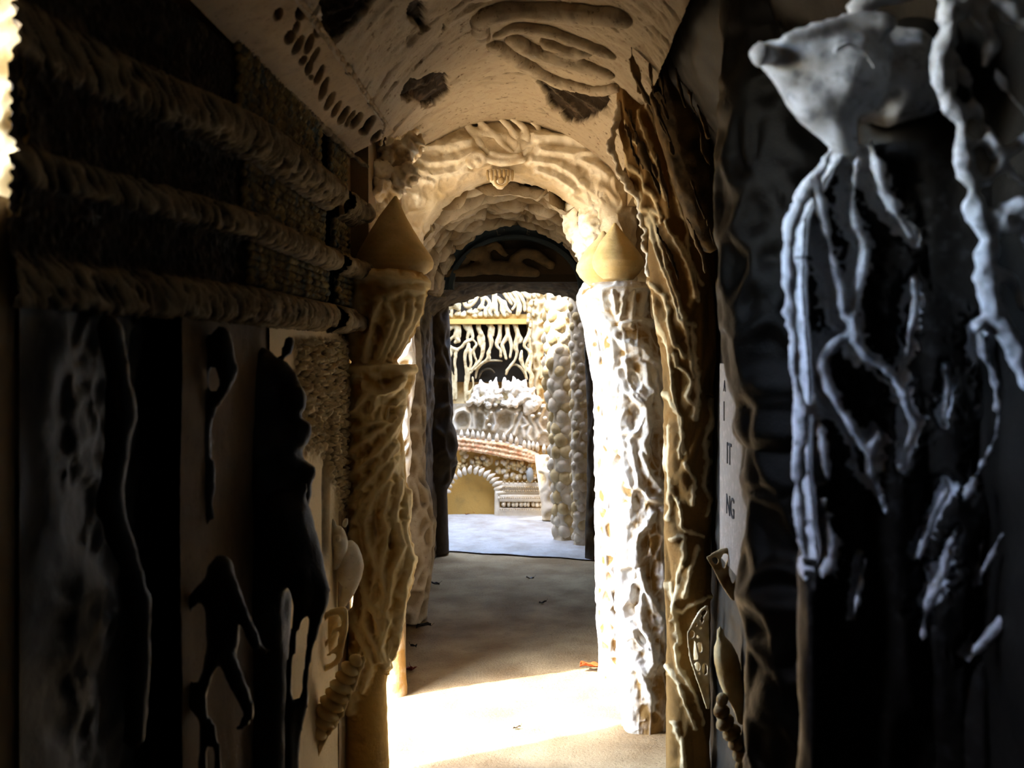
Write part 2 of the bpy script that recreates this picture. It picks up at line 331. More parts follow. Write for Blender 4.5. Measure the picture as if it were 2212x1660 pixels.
# ---- left wall below the cornice
lw = wall_sheet('wall_face', -.71, 1.95, 2.6, 0, 1.70, 120, 160, lambda X, U, V: (.006*fbm(X*6, 3, 3)+.002*fbm(X*30, 2, 3), .6+.3*fbm(X*7, 3, 3)), M['dimwall'], wl, False)
# ---- right near wall
def rw_x(Y, Z): return .62+0*Y-.22*sst(2.1, 2.6, Z)
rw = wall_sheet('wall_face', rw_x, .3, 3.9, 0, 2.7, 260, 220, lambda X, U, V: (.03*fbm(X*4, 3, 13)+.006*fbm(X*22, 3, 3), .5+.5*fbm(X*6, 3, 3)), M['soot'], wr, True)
# ------------------------------------------------------------ carved columns (closed bodies whose outline and ridges follow the carving)
def W(lines, w):   # fill in missing widths
    return [[(q[0], q[1], q[2] if len(q) > 2 else w) for q in L] for L in lines]
def pcol(name, edges, Y, hf, mat, parent, nu=240, nv=420, dep=1.0, sq=0.0):
    E = np.array(edges, float); z = H+(VY-E[:, 0])*Y/F; xl = (E[:, 1]-VX)*Y/F; xr = (E[:, 2]-VX)*Y/F
    o = np.argsort(z); z, xl, xr = z[o], xl[o], xr[o]
    def fn(U, V):
        zz = z[0]+V*(z[-1]-z[0]); l = np.interp(zz, z, xl); r = np.interp(zz, z, xr); c, h = (l+r)/2, (r-l)/2
        t = U*2*math.pi; k = 1+sq*np.sin(2*t)**2*.25; d = np.minimum(h, .5*(xr-xl).max())*dep
        return np.stack([c+h*np.cos(t)*k, Y+d*np.sin(t)*k, zz], 1)
    return patch(name, fn, nu, nv, hf, mat, parent, wrap=True, caps=True, flip=False)
def relief(lines, hollows=(), amp=.02, hol=.02, proc=None, rough=.003, fr=26, s=3, soft='round', base=.15, warpa=3.):
    def hf(X, U, V):
        px, py = proj(X); q = np.stack([px, py, px*0], 1)/14.; px = px+warpa*fbm(q, 2, s); py = py+warpa*fbm(q+50, 2, s)
        r = ridges(px, py, lines, soft); h = amp*r-(hol*cells(px, py, hollows) if len(hollows) else 0)
        rel = base+.75*r
        if proc is not None: ph, pr = proc(X, px, py); h = h+ph; rel = np.maximum(rel, pr)
        n = fbm(X*fr, 4, s); return h+rough*n, rel+.18*n
    return hf
def netproc(sx, sy, amp, wd=.3, s=5, wa=.25, mask=None, relw=.7):
    def f(X, px, py):
        q = np.stack([X[:, 0]*sx, X[:, 1]*sx, X[:, 2]*sy], 1); q = warp(q, wa, 1.1, s); r, c = net(q, s, wd); r = sst(0, 1, r)
        m = mask(px, py) if mask else 1
        return amp*(r-.3)*m, relw*r*m
    return f
M['onion'] = stone('smooth_onion_render', lin(206, 174, 110), lin(236, 216, 172), var=.4, nsc=5, bump=.25, tint=lin(160, 136, 84), speck=.25)
# left column
L_lines = W([[(822,650),(805,690),(795,740),(790,780)], [(835,655),(848,690),(835,725),(815,770)], [(868,655),(862,690),(845,730),(822,780)],
 [(885,650),(885,680),(865,720),(840,775)], [(905,640),(903,670),(885,705),(855,760)], [(750,602,9),(800,594,9),(850,607,10),(880,602,9),(918,614,9)],
 [(840,640,8),(870,625,9),(905,630,8)], [(775,640,10),(765,700,12),(760,760,9)], [(755,800,8),(800,792,9),(850,790,10),(888,800,9)],
 [(770,812),(790,838),(815,850),(850,838),(868,820)], [(815,852),(800,890),(808,912),(835,915),(845,880),(868,850)], [(868,850),(862,890),(855,920),(838,945)],
 [(750,935),(785,925),(815,905)], [(752,900),(775,880),(795,850)], [(755,1030),(790,1005),(830,960),(848,930)], [(752,985),(785,955),(820,930),(850,900)],
 [(756,1090),(795,1045),(820,1005),(838,985),(850,960)], [(770,1125),(790,1085),(815,1060),(832,1035),(845,1000)],
 [(812,1060),(790,1130),(798,1180),(815,1230),(805,1290),(835,1340),(820,1400),(835,1440)], [(840,1040),(826,1110),(835,1170),(822,1230),(830,1280),(818,1330)],
 [(862,1040),(850,1120),(868,1180),(845,1240),(838,1290),(826,1350),(818,1410)], [(878,1060),(870,1150),(885,1210),(872,1260),(862,1320),(855,1370),(838,1420)],
 [(785,1240),(795,1290),(808,1330),(822,1370)], [(795,1300),(786,1340),(800,1380),(822,1425)], [(760,1330),(775,1370),(790,1400),(800,1440),(785,1490)],
 [(765,1150),(772,1200),(785,1245)], [(775,1440,9),(765,1490,10),(758,1540,6)]], 6)
L_hol = [(828,824,14,6,0), (795,882,9,16,20), (842,895,8,20,12), (806,927,10,6,-20), (790,978,18,6,-35), (802,1000,16,6,-35), (792,1030,16,7,-40), (772,1072,18,6,-50),
 (818,722,8,20,-12), (795,690,8,30,15), (810,760,7,16,8), (812,1280,7,22,8), (803,1345,7,22,-10), (845,1165,8,22,0), (775,830,8,14,20), (843,1400,6,24,10), (812,1130,7,26,-5)]
cL = empty('carved_column', P(818, 1660, 3.58)[:2]+(0,), 'ochre carved column wrapped in flowing vine ridges, left of the sunlit floor', 'column')
pcol('shaft', [(790,748,888),(800,746,893),(830,746,892),(870,748,868),(905,748,862),(960,748,872),(1050,750,879),(1120,752,878),(1186,760,890),(1230,764,896),(1262,764,888),(1300,762,876),(1345,758,866),(1395,752,859),(1432,748,842),(1480,742,834),(1600,740,838),(1700,738,842),(1740,738,846)],
     3.58, relief([[(a,b,c*1.35) for a,b,c in L] for L in L_lines], L_hol, .021, .024, netproc(14, 6, .003, s=31, mask=lambda px, py: sst(1460, 1400, py)), s=7), M['ochre'], cL, nv=620)
pcol('capital', [(588,752,905),(600,748,918),(622,748,921),(650,752,920),(678,756,912),(705,758,900),(735,760,884),(762,762,866),(785,760,850),(800,758,850)],
     3.56, relief([[(a,b,c*1.3) for a,b,c in L] for L in L_lines], L_hol, .02, .02, s=8), M['ochre'], cL, nv=220)
def onion(label, pts, Y, lean=0, grp='onion finials on the capitals'):
    E = np.array(pts, float)
    o = pcol('onion_finial', pts, Y, lambda X, U, V: (.0012*fbm(X*20, 3, 5)+.0007*fbm(X*90, 2, 5), .35+.3*fbm(X*9, 3, 2)), M['onion'], None, 72, 110, dep=1.)
    tag(o, label, 'finial', grp)
onion('smooth ochre onion-shaped finial on the left column capital', [(424,852,857),(432,846,861),(448,834,868),(470,818,878),(495,803,892),(520,789,908),(540,778,922),(555,771,932),(568,768,937),(580,768,934),(590,774,922),(598,786,900)], 3.6)
onion('pale onion-shaped finial on the white column, nearer of the right pair', [(482,1326,1331),(492,1320,1338),(508,1308,1350),(525,1295,1364),(540,1288,1376),(553,1281,1386),(566,1278,1391),(580,1282,1388),(592,1290,1380),(604,1304,1368)], 4.25)
onion('pale onion-shaped finial half hidden behind the nearer right one', [(500,1300,1306),(515,1290,1320),(535,1270,1340),(555,1255,1356),(572,1246,1362),(585,1244,1360),(600,1253,1350),(618,1272,1335)], 4.6)
# white column on the right of the bay
R1 = W([[(1325,720,7),(1345,740,7),(1385,755,8),(1420,790,8),(1440,830,7),(1455,870,6)], [(1325,720),(1328,770),(1330,810),(1340,850)], [(1350,780),(1370,830,8),(1395,862,9),(1412,845)],
 [(1395,790),(1400,830),(1412,848)], [(1335,800),(1350,840),(1385,872)], [(1350,850),(1375,850),(1395,880,8),(1400,930,8),(1390,960),(1396,980)], [(1350,850),(1342,890),(1346,935),(1370,937),(1385,905)],
 [(1346,935),(1350,1000),(1360,1045)], [(1362,950),(1372,1010),(1382,1055)], [(1410,800),(1425,870),(1440,920),(1448,980)], [(1320,760),(1316,830),(1318,900),(1330,960)],
 [(1408,1108),(1400,1130),(1382,1150,7),(1370,1180,8),(1375,1220,7),(1365,1262),(1352,1320,8),(1355,1350)], [(1382,1230),(1390,1270),(1415,1310),(1432,1350,8),(1443,1390)],
 [(1350,1330,7),(1375,1370,7),(1400,1400,7),(1412,1430,10),(1395,1455,9),(1372,1430,8),(1358,1400)], [(1388,1280),(1382,1330),(1395,1370),(1412,1420,8)],
 [(1360,1100,8),(1352,1150,8),(1345,1220,9),(1345,1300,9),(1350,1400,10),(1358,1500,9),(1368,1580,8)], [(1385,1450),(1400,1490),(1412,1530)], [(1435,1060),(1430,1130),(1443,1200),(1430,1240),(1440,1330),(1443,1390)],
 [(1320,1000,7),(1330,1060,7),(1330,1140,7),(1345,1200,7)], [(1385,980),(1400,1020),(1420,1050),(1440,1070)], [(1380,1050),(1400,1075),(1432,1085)],
 [(1282,632,9),(1330,620,8),(1400,624,8)], [(1303,630),(1308,668)], [(1325,630),(1330,672)], [(1348,630),(1340,690)], [(1368,628),(1362,700)], [(1392,630),(1385,680)], [(1290,660,10),(1310,700,12),(1325,722,8)],
 [(1345,700),(1380,690),(1405,700)]], 6)
R1h = [(1362,1243,16,17,0), (1362,1320,10,17,-10), (1372,905,14,28,5), (1370,820,12,24,-25), (1400,960,0.1,.1,0), (1420,960,14,34,-10), (1405,1230,14,26,10), (1392,1180,12,22,10), (1375,1290,9,22,0), (1420,1500,12,60,5), (1385,1380,9,22,-30), (1380,1080,14,24,0), (1335,1010,9,26,0)]
cR = empty('carved_column', P(1390, 1590, 4.25)[:2]+(0,), 'white crusted carved column with net of ridges and fluted capital, right of sunlit floor', 'column')
pcol('shaft', [(690,1288,1408),(720,1292,1420),(760,1300,1440),(850,1308,1452),(1000,1318,1452),(1100,1325,1450),(1300,1332,1448),(1500,1340,1446),(1560,1346,1442),(1585,1344,1444)],
     4.25, relief([[(a,b,c*1.25) for a,b,c in L] for L in R1], R1h, .018, .022, netproc(20, 7, .006, s=41, relw=.75, mask=lambda px, py: .5+.5*sst(1370, 1330, px)), s=9), M['white'], cR, nv=640)
pcol('capital', [(612,1282,1398),(620,1276,1401),(634,1270,1402),(650,1273,1404),(675,1280,1405),(700,1288,1409),(715,1296,1414)],
     4.24, relief(R1, R1h, .016, .02, s=10), M['white'], cR, nv=140)
# right jamb of the middle arch
cJ = empty('carved_column', P(1320, 1475, 4.82)[:2]+(0,), 'white knobbly half column standing behind the white crusted column', 'column')
pcol('shaft', [(612,1262,1345),(640,1250,1350),(655,1248,1352),(700,1262,1352),(750,1270,1354),(830,1284,1356),(1000,1287,1356),(1250,1289,1356),(1330,1290,1356),(1400,1297,1356),(1440,1296,1360),(1476,1293,1364)],
     4.84, relief([], [], 0, 0, netproc(22, 13, .014, .5, s=43, relw=.9), s=11), M['white'], cJ, nv=420, nu=160)
# left jamb of the arch, sunlit
cK = empty('carved_column', P(860, 1515, 4.6)[:2]+(0,), 'sunlit white pillar with smooth foot directly behind the ochre column', 'column')
pcol('shaft', [(640,835,892),(700,838,890),(762,840,892),(800,840,894),(850,838,890),(900,838,884),(1000,836,884),(1050,836,876),(1150,836,872),(1300,834,868),(1500,832,880),(1518,831,880)],
     4.64, relief([], [], 0, 0, netproc(18, 9, .016, .5, s=47, relw=.9, mask=lambda px, py: sst(1330, 1250, py)), s=12), M['white'], cK, nv=420, nu=160)
# grey pillar inside the tunnel
cG = empty('carved_column', P(890, 1338, 5.9)[:2]+(0,), 'rough grey pillar in the shade behind the sunlit white pillar', 'column')
pcol('shaft', [(560,800,915),(700,815,900),(760,810,905),(880,812,914),(1040,812,912),(1060,812,922),(1130,812,936),(1200,812,932),(1260,812,925),(1300,812,918),(1338,812,916)],
     5.9, relief([], [], 0, 0, netproc(11, 7, .028, .6, s=53, relw=.6), s=13), M['pale'], cG, nv=300, nu=150)
# veined pier, nearer right
R2 = W([[(1400,450),(1420,500),(1440,545),(1450,600),(1478,690,5),(1490,760),(1497,815,5)], [(1402,470),(1420,530),(1445,600),(1455,640),(1470,690),(1500,705,5)], [(1410,610),(1435,640),(1450,700),(1460,740),(1478,770)],
 [(1410,640),(1430,700),(1445,760),(1455,800),(1460,850),(1470,900),(1478,980)], [(1440,480),(1470,540),(1490,590),(1500,640)], [(1450,500),(1480,540),(1500,600),(1505,650)], [(1480,480),(1490,560),(1512,615)],
 [(1462,765),(1465,790),(1480,800),(1495,825),(1485,858),(1502,880)], [(1495,700,5),(1500,780,5),(1505,840,5),(1500,905,6)], [(1440,850),(1455,870),(1475,900),(1472,990)],
 [(1535,860),(1530,900,6),(1522,950,6),(1530,1000,6),(1520,1050,6),(1528,1080,5),(1520,1115)], [(1455,1060),(1470,1100),(1475,1140),(1490,1150),(1520,1160)],
 [(1455,1165,5),(1478,1160,5),(1480,1200,5),(1465,1240,5),(1460,1290,5),(1462,1340,5),(1470,1390)], [(1448,1260),(1455,1310),(1475,1322),(1500,1300),(1530,1288)],
 [(1465,1390),(1470,1440),(1500,1500),(1515,1560)], [(1450,1440),(1470,1480),(1485,1530),(1500,1570)], [(1460,1560),(1475,1600),(1480,1660)], [(1370,400),(1395,450),(1430,470)], [(1350,330),(1380,380),(1410,420),(1430,480)],
 [(1380,240),(1400,300),(1425,360),(1440,430)], [(1400,230),(1440,330),(1460,420),(1480,480)], [(1355,260),(1370,300),(1400,330)], [(1450,920),(1445,1000),(1455,1060),(1448,1120)], [(1480,1000),(1500,1040),(1495,1090)], [(1505,1180),(1490,1230),(1480,1290)]], 4)
cV = empty('carved_pier', P(1490, 1660, 3.68)[:2]+(0,), 'dark ochre pier with thin pale root-like ridges beside the white column', 'pier')

pcol('shaft', [(20,1380,1500),(120,1352,1500),(180,1342,1500),(250,1338,1500),(330,1350,1520),(400,1370,1530),(480,1400,1545),(600,1406,1552),(700,1424,1550),(800,1440,1540),(1000,1444,1534),(1150,1442,1530),(1300,1446,1526),(1450,1448,1526),(1700,1446,1528)],
     3.68, relief([[(a,b,c*1.1) for a,b,c in L] for L in R2], [], .011, .02, netproc(9, 3.2, .02, .5, s=61, wa=.4, relw=.15), s=14, base=.08), M['vein'], cV, nv=620, nu=220)
# ------------------------------------------------------------ middle arch face with draped carving
def arch_fn(U, V):
    a = math.pi*(1-U); ca, sa = np.cos(a), np.sin(a)
    x0, z0 = AX+AA*ca, AZ+AB*np.maximum(sa, 0)
    k = np.maximum(np.abs(ca)/.62, np.abs(sa)/.80); x1, z1 = AX+ca/k, AZ-.05+sa/k
    return np.stack([x0+(x1-x0)*V, 4.82-.06*np.sin(np.pi*np.clip(V*1.0, 0, 1))+.14*sst(.06, 0, V), z0+(z1-z0)*V], 1)
AR = W([[(850,290,9),(900,272,9),(960,262,9),(1010,264,8)], [(850,300,8),(900,322,9),(960,318,10),(1010,308,9)], [(1160,300,9),(1220,302,9),(1285,318,9),(1290,325,8)], [(1170,325,9),(1230,335,10),(1275,330,9)],
 [(870,330,9),(930,352,10),(990,345,9),(1020,330,8)], [(880,360,9),(930,378,9),(985,368,9),(1010,348,8)], [(1150,345,8),(1200,352,8),(1240,375,8),(1260,400,8)], [(1165,365,7),(1205,380,7),(1245,410,7)],
 [(845,380,9),(870,410,10),(900,425,9)], [(1255,345,9),(1285,360,9),(1310,380,9)], [(850,350,8),(880,385,7),(930,392,6)]], 8)
def arch_h(X, U, V):
    px, py = proj(X); r = ridges(px, py, AR); n = fbm(X*np.array((8, 8, 8.)), 3, 3); q = warp(X*np.array((11, 11, 11.)), .4, 1.3, 4); e, _ = net(q, 4, .5)
    return .035*r+.012*e+.008*n+.002*fbm(X*40, 2, 5), .3+.6*r+.2*n
af = patch('arch_face', arch_fn, 330, 150, arch_h, M['vaultlit'], wm, flip=False)
# draped shell shape over the crown, keystone pendant, curls
ds = []
for L in [[(1004,262,30),(1020,246,30),(1075,240,40),(1130,248,34),(1172,262,26)], [(1006,262,20),(1022,290,18),(1045,318,16),(1060,335,12)], [(1030,258,16),(1060,285,18),(1085,310,20),(1105,330,14)],
          [(1075,250,14),(1105,280,15),(1120,310,16),(1118,335,12)], [(1105,255,14),(1135,280,16),(1142,310,15),(1132,335,12)], [(1150,262,14),(1165,280,14),(1160,305,12),(1145,325,10)], [(1010,275,14),(1060,295,26),(1110,300,28),(1140,295,20)]]:
    ds.append(tube([P(x, y, 4.74+.0014*w_)+(w_*.45*4.74/F,) for x, y, w_ in L], 10))
dr = organic('draped_carving', ds, M['vaultlit'], None, .009, 2, .005, 22, 5)
tag(dr, 'fluted shell-like drapery carving at the crown of the middle arch', 'carving')
co = organic('curl_carving', [tube([P(x, y, 4.74)+(r*4.74/F,) for x, y, r in [(1020,362,6),(1012,350,9),(1022,336,10),(1036,332,9),(1046,345,7),(1040,358,5)]], 10), ball(P(1030, 348, 4.73), (.016, .014, .016)), ball(P(1026, 352, 4.76), (.05, .03, .03)),
      tube([P(x, y, 4.75)+(r*4.74/F,) for x, y, r in [(1040,340,7),(1080,352,9),(1130,345,8)]], 10), tube([P(x, y, 4.75)+(r*4.74/F,) for x, y, r in [(1060,330,6),(1090,338,7),(1125,335,6)]], 10)], M['vaultlit'], None, .008, 2, .003, 30, 6)
tag(co, 'small rolled scroll carving below the drapery, left of the keystone', 'carving')
kr = empty('keystone_pendant', P(1080, 375, 4.78), 'little cup-shaped keystone pendant hanging from the arch crown', 'pendant')
kp = []
for (y, r, w2) in [(372, 34, 8), (380, 27, 6), (391, 24, 6), (399, 17, 5), (406, 9, 4)]:
    c = P(1080, y, 4.80); kp.append(ball(c, (r*.0022, .045*r/34, w2*.0024)))
organic('cup', kp, M['vaultlit'], kr, .006, 1, .002, 40, 7)
for i in range(7):
    x = 1053+i*9; c = P(x, 378, 4.76); solid('rib', [tube([(c[0], 4.765-.02*math.sin(i/6*math.pi), c[2]+.02, .006), (c[0], 4.76-.02*math.sin(i/6*math.pi), c[2], .0075), (c[0]*.97-.006, 4.77, c[2]-.022, .005)], 7)], M['vaultlit'], kr)
solid('boss', [ball(P(1083, 390, 4.75), (.016, .012, .018)), tube([P(x, y, 4.745)+(.006,) for x, y in [(1070,382),(1071,396),(1083,402),(1095,396),(1096,382)]], 8)], M['vaultlit'], kr)
# bulging blocks under the arch springers
o = organic('rounded_corbel', [ball(P(905, 455, 5.1), (.085, .14, .10)), ball(P(925, 480, 5.15), (.07, .14, .075)), ball(P(900, 490, 5.1), (.09, .1, .09)), ball(P(870, 440, 5.0), (.1, .12, .09))], M['pale'], None, .015, 6, .006, 14, 5)
tag(o, 'smooth rounded corbel stone under the left springing of the arch', 'corbel')
def stk(w): n = fbm(np.stack([w[:, 0]*18+w[:, 2]*26, w[:, 1]*10, w[:, 2]*34-w[:, 0]*14], 1), 3, 15); return .013*(1-2.4*np.abs(n)), .55+.8*n
o = organic('rounded_corbel', [ball(P(1240, 475, 5.05), (.05, .12, .12)), ball(P(1262, 520, 5.0), (.06, .1, .11)), ball(P(1285, 470, 4.86), (.075, .09, .16)), ball(P(1300, 420, 4.84), (.09, .08, .13))], M['vaultlit'], None, .010, 3, .004, 20, 6, hf=stk)
tag(o, 'rough bulging corbel under the right springing above the onion finials', 'corbel')

# ------------------------------------------------------------ tunnel vault of rough slabs, tunnel walls
def tun_fn(U, V):
    a = math.pi*(1-U); Y = 4.93+V*1.5
    return np.stack([-.18+.53*np.cos(a), Y, 1.95+.50*np.sin(a)], 1)
def tun_h(X, U, V):
    q = np.stack([U*7, X[:, 1]*10, U*0], 1); q = warp(q, .45, .9, 5); d1, d2, c = worley(q, 6); e = d2-d1
    st = sst(.02, .35, e); n = fbm(X*14, 3, 6)
    h = (.03+.06*c)*st**.7+.02*n; return h, .1+.6*st+.4*n
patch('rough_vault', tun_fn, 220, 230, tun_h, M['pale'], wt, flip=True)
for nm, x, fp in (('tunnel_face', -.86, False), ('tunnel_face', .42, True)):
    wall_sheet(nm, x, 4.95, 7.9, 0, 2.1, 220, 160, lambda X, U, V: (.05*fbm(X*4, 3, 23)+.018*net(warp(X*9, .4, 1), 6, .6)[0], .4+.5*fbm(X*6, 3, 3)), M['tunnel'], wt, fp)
# tympanum with arch bands and painted letters
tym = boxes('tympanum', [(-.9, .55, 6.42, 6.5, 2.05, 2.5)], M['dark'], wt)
def ringband(r0, r1, y0, y1, n=40, cx=-.18, cz=2.0, sx=.50, sz=.40):
    V, fl = [], []
    for i in range(n+1):
        a = math.pi*i/n; ca, sa = -math.cos(a), math.sin(a)
        for (r, y) in ((r0, y0), (r1, y0), (r1, y1), (r0, y1)): V.append((cx+ca*sx*r, y, cz+sa*sz*r))
    for i in range(n):
        for k in range(4): fl.append([i*4+k, i*4+(k+1) % 4, i*4+4+(k+1) % 4, i*4+4+k])
    return np.array(V), fl
solid('letter_band', [ringband(.86, 1.02, 6.36, 6.43)], M['slate'], wt, smooth=False)
solid('arch_band', [ringband(.80, .86, 6.33, 6.43)], M['slate'], wt, smooth=False)
def text(s, loc, size, mat, parent, rot=(math.pi/2, 0, 0), name='lettering', ext=.001):
    c = bpy.data.curves.new('glyphs', 'FONT'); c.body = s; c.size = size; c.extrude = ext; c.align_x = 'CENTER'; o = bpy.data.objects.new('glyphs', c); COL.objects.link(o)
    o.location = Vector(loc)-parent_loc(parent); o.rotation_euler = rot; c.materials.append(mat)
    dg = bpy.context.evaluated_depsgraph_get(); me = bpy.data.meshes.new_from_object(o.evaluated_get(dg)); m = bpy.data.objects.new(name, me); COL.objects.link(m); m.location = o.location; m.rotation_euler = o.rotation_euler; m.parent = parent
    bpy.data.objects.remove(o); bpy.data.curves.remove(c)
    return m
for ch, a in (('L', 104), ('\u2019', 99), ('E', 80)):
    t = math.radians(a); text(ch, (-.18+.5*.885*math.cos(t), 6.355, 2.0+.4*.885*math.sin(t)), .05, M['panel'], wt, (math.pi/2, math.radians(90-a), 0))
o = organic('recumbent_carving', [tube([P(x, y, 6.36)+(r*6.36/F,) for x, y, r in L], 10) for L in ([(960,592,9),(1010,585,13),(1060,578,16),(1110,582,15),(1160,590,10)], [(1000,560,10),(1040,540,14),(1050,570,14)], [(1110,565,12),(1140,545,13),(1190,572,12)], [(1040,545,8),(1070,530,9),(1090,550,8)])], M['tunnel'], None, .015, 3, .008, 20, 8)
tag(o, 'dark carved group filling the shadowed tympanum above the passage', 'carving')
# soffit of the low passage
def sof_fn(U, V):
    return np.stack([-.88+U*1.36, 6.42+V*1.5, 2.12-.075*V+.045*np.sin(np.pi*U)-.25*(1-np.sin(np.pi*U)**.35)], 1)
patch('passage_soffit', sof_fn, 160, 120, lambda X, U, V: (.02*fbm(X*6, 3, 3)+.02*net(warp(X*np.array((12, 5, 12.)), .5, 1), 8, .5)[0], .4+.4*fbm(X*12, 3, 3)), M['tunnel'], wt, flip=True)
boxes('lintel', [(-.9, .5, 6.40, 6.48, 2.10, 2.26)], M['tunnel'], wt)
# end piers of the passage
pE = empty('rough_pier', P(945, 1195, 7.8)[:2]+(0,), 'dark rough pier with smooth foot, left side of far doorway', 'pier')
pcol('shaft', [(590,860,962),(640,900,962),(700,905,966),(800,905,970),(900,905,974),(960,905,984),(1000,905,983),(1040,905,972),(1060,905,966),(1195,905,970)], 7.85, relief([], [], 0, 0, netproc(9, 6, .03, .6, s=71, relw=.4, mask=lambda px, py: sst(1060, 1030, py)), s=17), M['tunnel'], pE, nv=240, nu=110)
pF = empty('rough_pier', P(1280, 1215, 7.8)[:2]+(0,), 'dark narrow pier at the right side of far doorway', 'pier')
pcol('shaft', [(600,1240,1330),(640,1252,1330),(700,1262,1330),(900,1272,1330),(1060,1270,1330),(1215,1264,1330)], 7.7, relief([], [], 0, 0, netproc(10, 5, .015, .6, s=73, relw=.4), s=18), M['tunnel'], pF, nv=200, nu=100)

# carved haunch between the cornice end, the left onion and the vault
hb = []
rs = random.Random(4)
for i in range(46):
    t = rs.random(); x = 812+70*t+rs.uniform(-18, 18); y = 395-95*t+rs.uniform(-34, 26); hb.append(ball(P(x, y, 3.75+.75*t), (rs.uniform(.025, .06), .07, rs.uniform(.02, .05)), 2, ('Y', rs.uniform(-.8, .8))))
for L in ([(800,470,20),(820,430,22),(850,400,22),(890,370,16)], [(780,478,12),(806,470,14),(826,440,14)], [(840,345,20),(870,330,18),(900,300,12)], [(820,300,14),(835,320,12),(848,350,12)]): hb.append(tube([P(x, y, 3.8)+(r*3.8/F,) for x, y, r in L], 10))
def hh(w): q = np.stack([w[:, 0]*30+w[:, 2]*22, w[:, 1]*8, w[:, 2]*30-w[:, 0]*16], 1); n = fbm(q, 3, 5); return .022*(1-2.6*np.abs(n)), .45+.9*n
o = organic('carved_haunch', hb, M['vaultlit'], None, .008, 2, .006, 36, 7, hf=hh); tag(o, 'ragged carved haunch where cornice and vault meet above the left onion finial', 'carving')

fr = []; rs = random.Random(21)
for i in range(16):
    L = []; a0 = rs.uniform(0, .55); a1 = a0+rs.uniform(.2, .5)
    for k in range(7):
        t = a0+(a1-a0)*k/6; x = 968+290*t; y = 614+10*(2*t-1)**2+42*abs(2*t-1)**5+rs.uniform(-4, 7); L.append(P(x, y, 7.84+rs.uniform(-.05, .05))+(rs.uniform(1.2, 3)*7.84/F,))
    fr.append(tube(L, 6))
for i in range(22):
    t = rs.random(); x = 968+290*t; y = 618+42*abs(2*t-1)**5; fr.append(tube([P(x, y-6, 7.86)+(.009,), P(x+rs.uniform(-8, 8), y+rs.uniform(2, 9), 7.84)+(.006,)], 6))
o = organic('frayed_edge', fr, M['corn'], None, .008, 1, .004, 30, 3); tag(o, 'frayed stringy edge of root-like strands along the top of the far doorway', 'carving')
# ------------------------------------------------------------ left wall: cornice of mouldings and scale bands
boxes('slot_back', [(-.80, -.715, 2.95, 3.46, 1.66, 2.33)], M['slate2'], wl)
prof = [(-.70, 1.665), (-.655, 1.675), (-.635, 1.705), (-.645, 1.735), (-.675, 1.75), (-.675, 1.845), (-.64, 1.86), (-.622, 1.885), (-.64, 1.905), (-.685, 1.915), (-.688, 2.03), (-.65, 2.045), (-.615, 2.07), (-.612, 2.10), (-.64, 2.12), (-.695, 2.14), (-.70, 2.29)]
PA = np.array(prof); pl_ = np.r_[0, np.cumsum(np.hypot(*np.diff(PA, axis=0).T))]; pl_ /= pl_[-1]
def mould(z): return np.maximum.reduce([sst(.055, .02, abs(z-1.705)), sst(.04, .012, abs(z-1.883)), sst(.06, .02, abs(z-2.08))])
def corn_h(X, U, V):
    m = mould(X[:, 2]); q = np.stack([X[:, 1]*46+X[:, 2]*52, X[:, 1]*7-X[:, 2]*13, X[:, 0]*30], 1); n = fbm(warp(q, .6, .5, 2), 3, 5)
    r = 1-np.abs(n)*2.6; w2 = net(X*np.array((60, 52, 46.)), 4, .5)[0]*(1-m)*sst(2.5, 2.2, X[:, 1]); return m*.013*r+.003*fbm(X*50, 2, 4)-.008*w2, .2+.65*m*r+.1-.2*w2
for (y0, y1, nu) in ((1.45, 3.07, 330), (3.20, 3.47, 80)):
    def cfn(U, V, y0=y0, y1=y1): return np.stack([-.775+(np.interp(V, pl_, PA[:, 0])+.775)*sst(1.45, 2.3, y0+U*(y1-y0)), y0+U*(y1-y0), np.interp(V, pl_, PA[:, 1])], 1)
    patch('cornice_moulding', cfn, nu*2, 230, corn_h, M['corn'], wl)
def scales(y0, y1, x, z0, z1, rows, mat, nm='scale_band'):
    sh = []; rs = random.Random(int(z0*100)+int(y0*7)); pz = (z1-z0)/rows
    for r in range(rows):
        y = y0+(r % 2)*.008
        while y < y1:
            s = .0088*rs.uniform(.85, 1.15); sh.append(ball((x+rs.uniform(-.003, .003), y, z0+(r+.5)*pz), (s*1.1, s, pz*.62), 1, ('Y', .5))); y += .0185*rs.uniform(.9, 1.12)
    o = solid(nm, sh, mat, wl); roughen(o, .002, 30, 3); o['kind'] = 'stuff'; return o
for (a, b) in ((2.25, 3.07), (3.21, 3.47)):
    scales(a, b, -.668, 1.752, 1.85, 5, M['shell']); scales(a, b, -.68, 1.918, 2.034, 6, M['shell']); scales(a, b, -.69, 2.14, 2.30, 7, M['shell'])
# end knob row of the cornice
for i, (z, x) in enumerate([(1.705, -.635), (1.883, -.622), (2.08, -.61)]):
    organic('moulding_end', [tube([(x-.03, 3.30, z, .03), (x, 3.42, z-.004, .033), (x-.006, 3.48, z, .028), (x-.06, 3.50, z, .03)], 10)], M['corn'], wl, .010, 2, .010, 40, i)
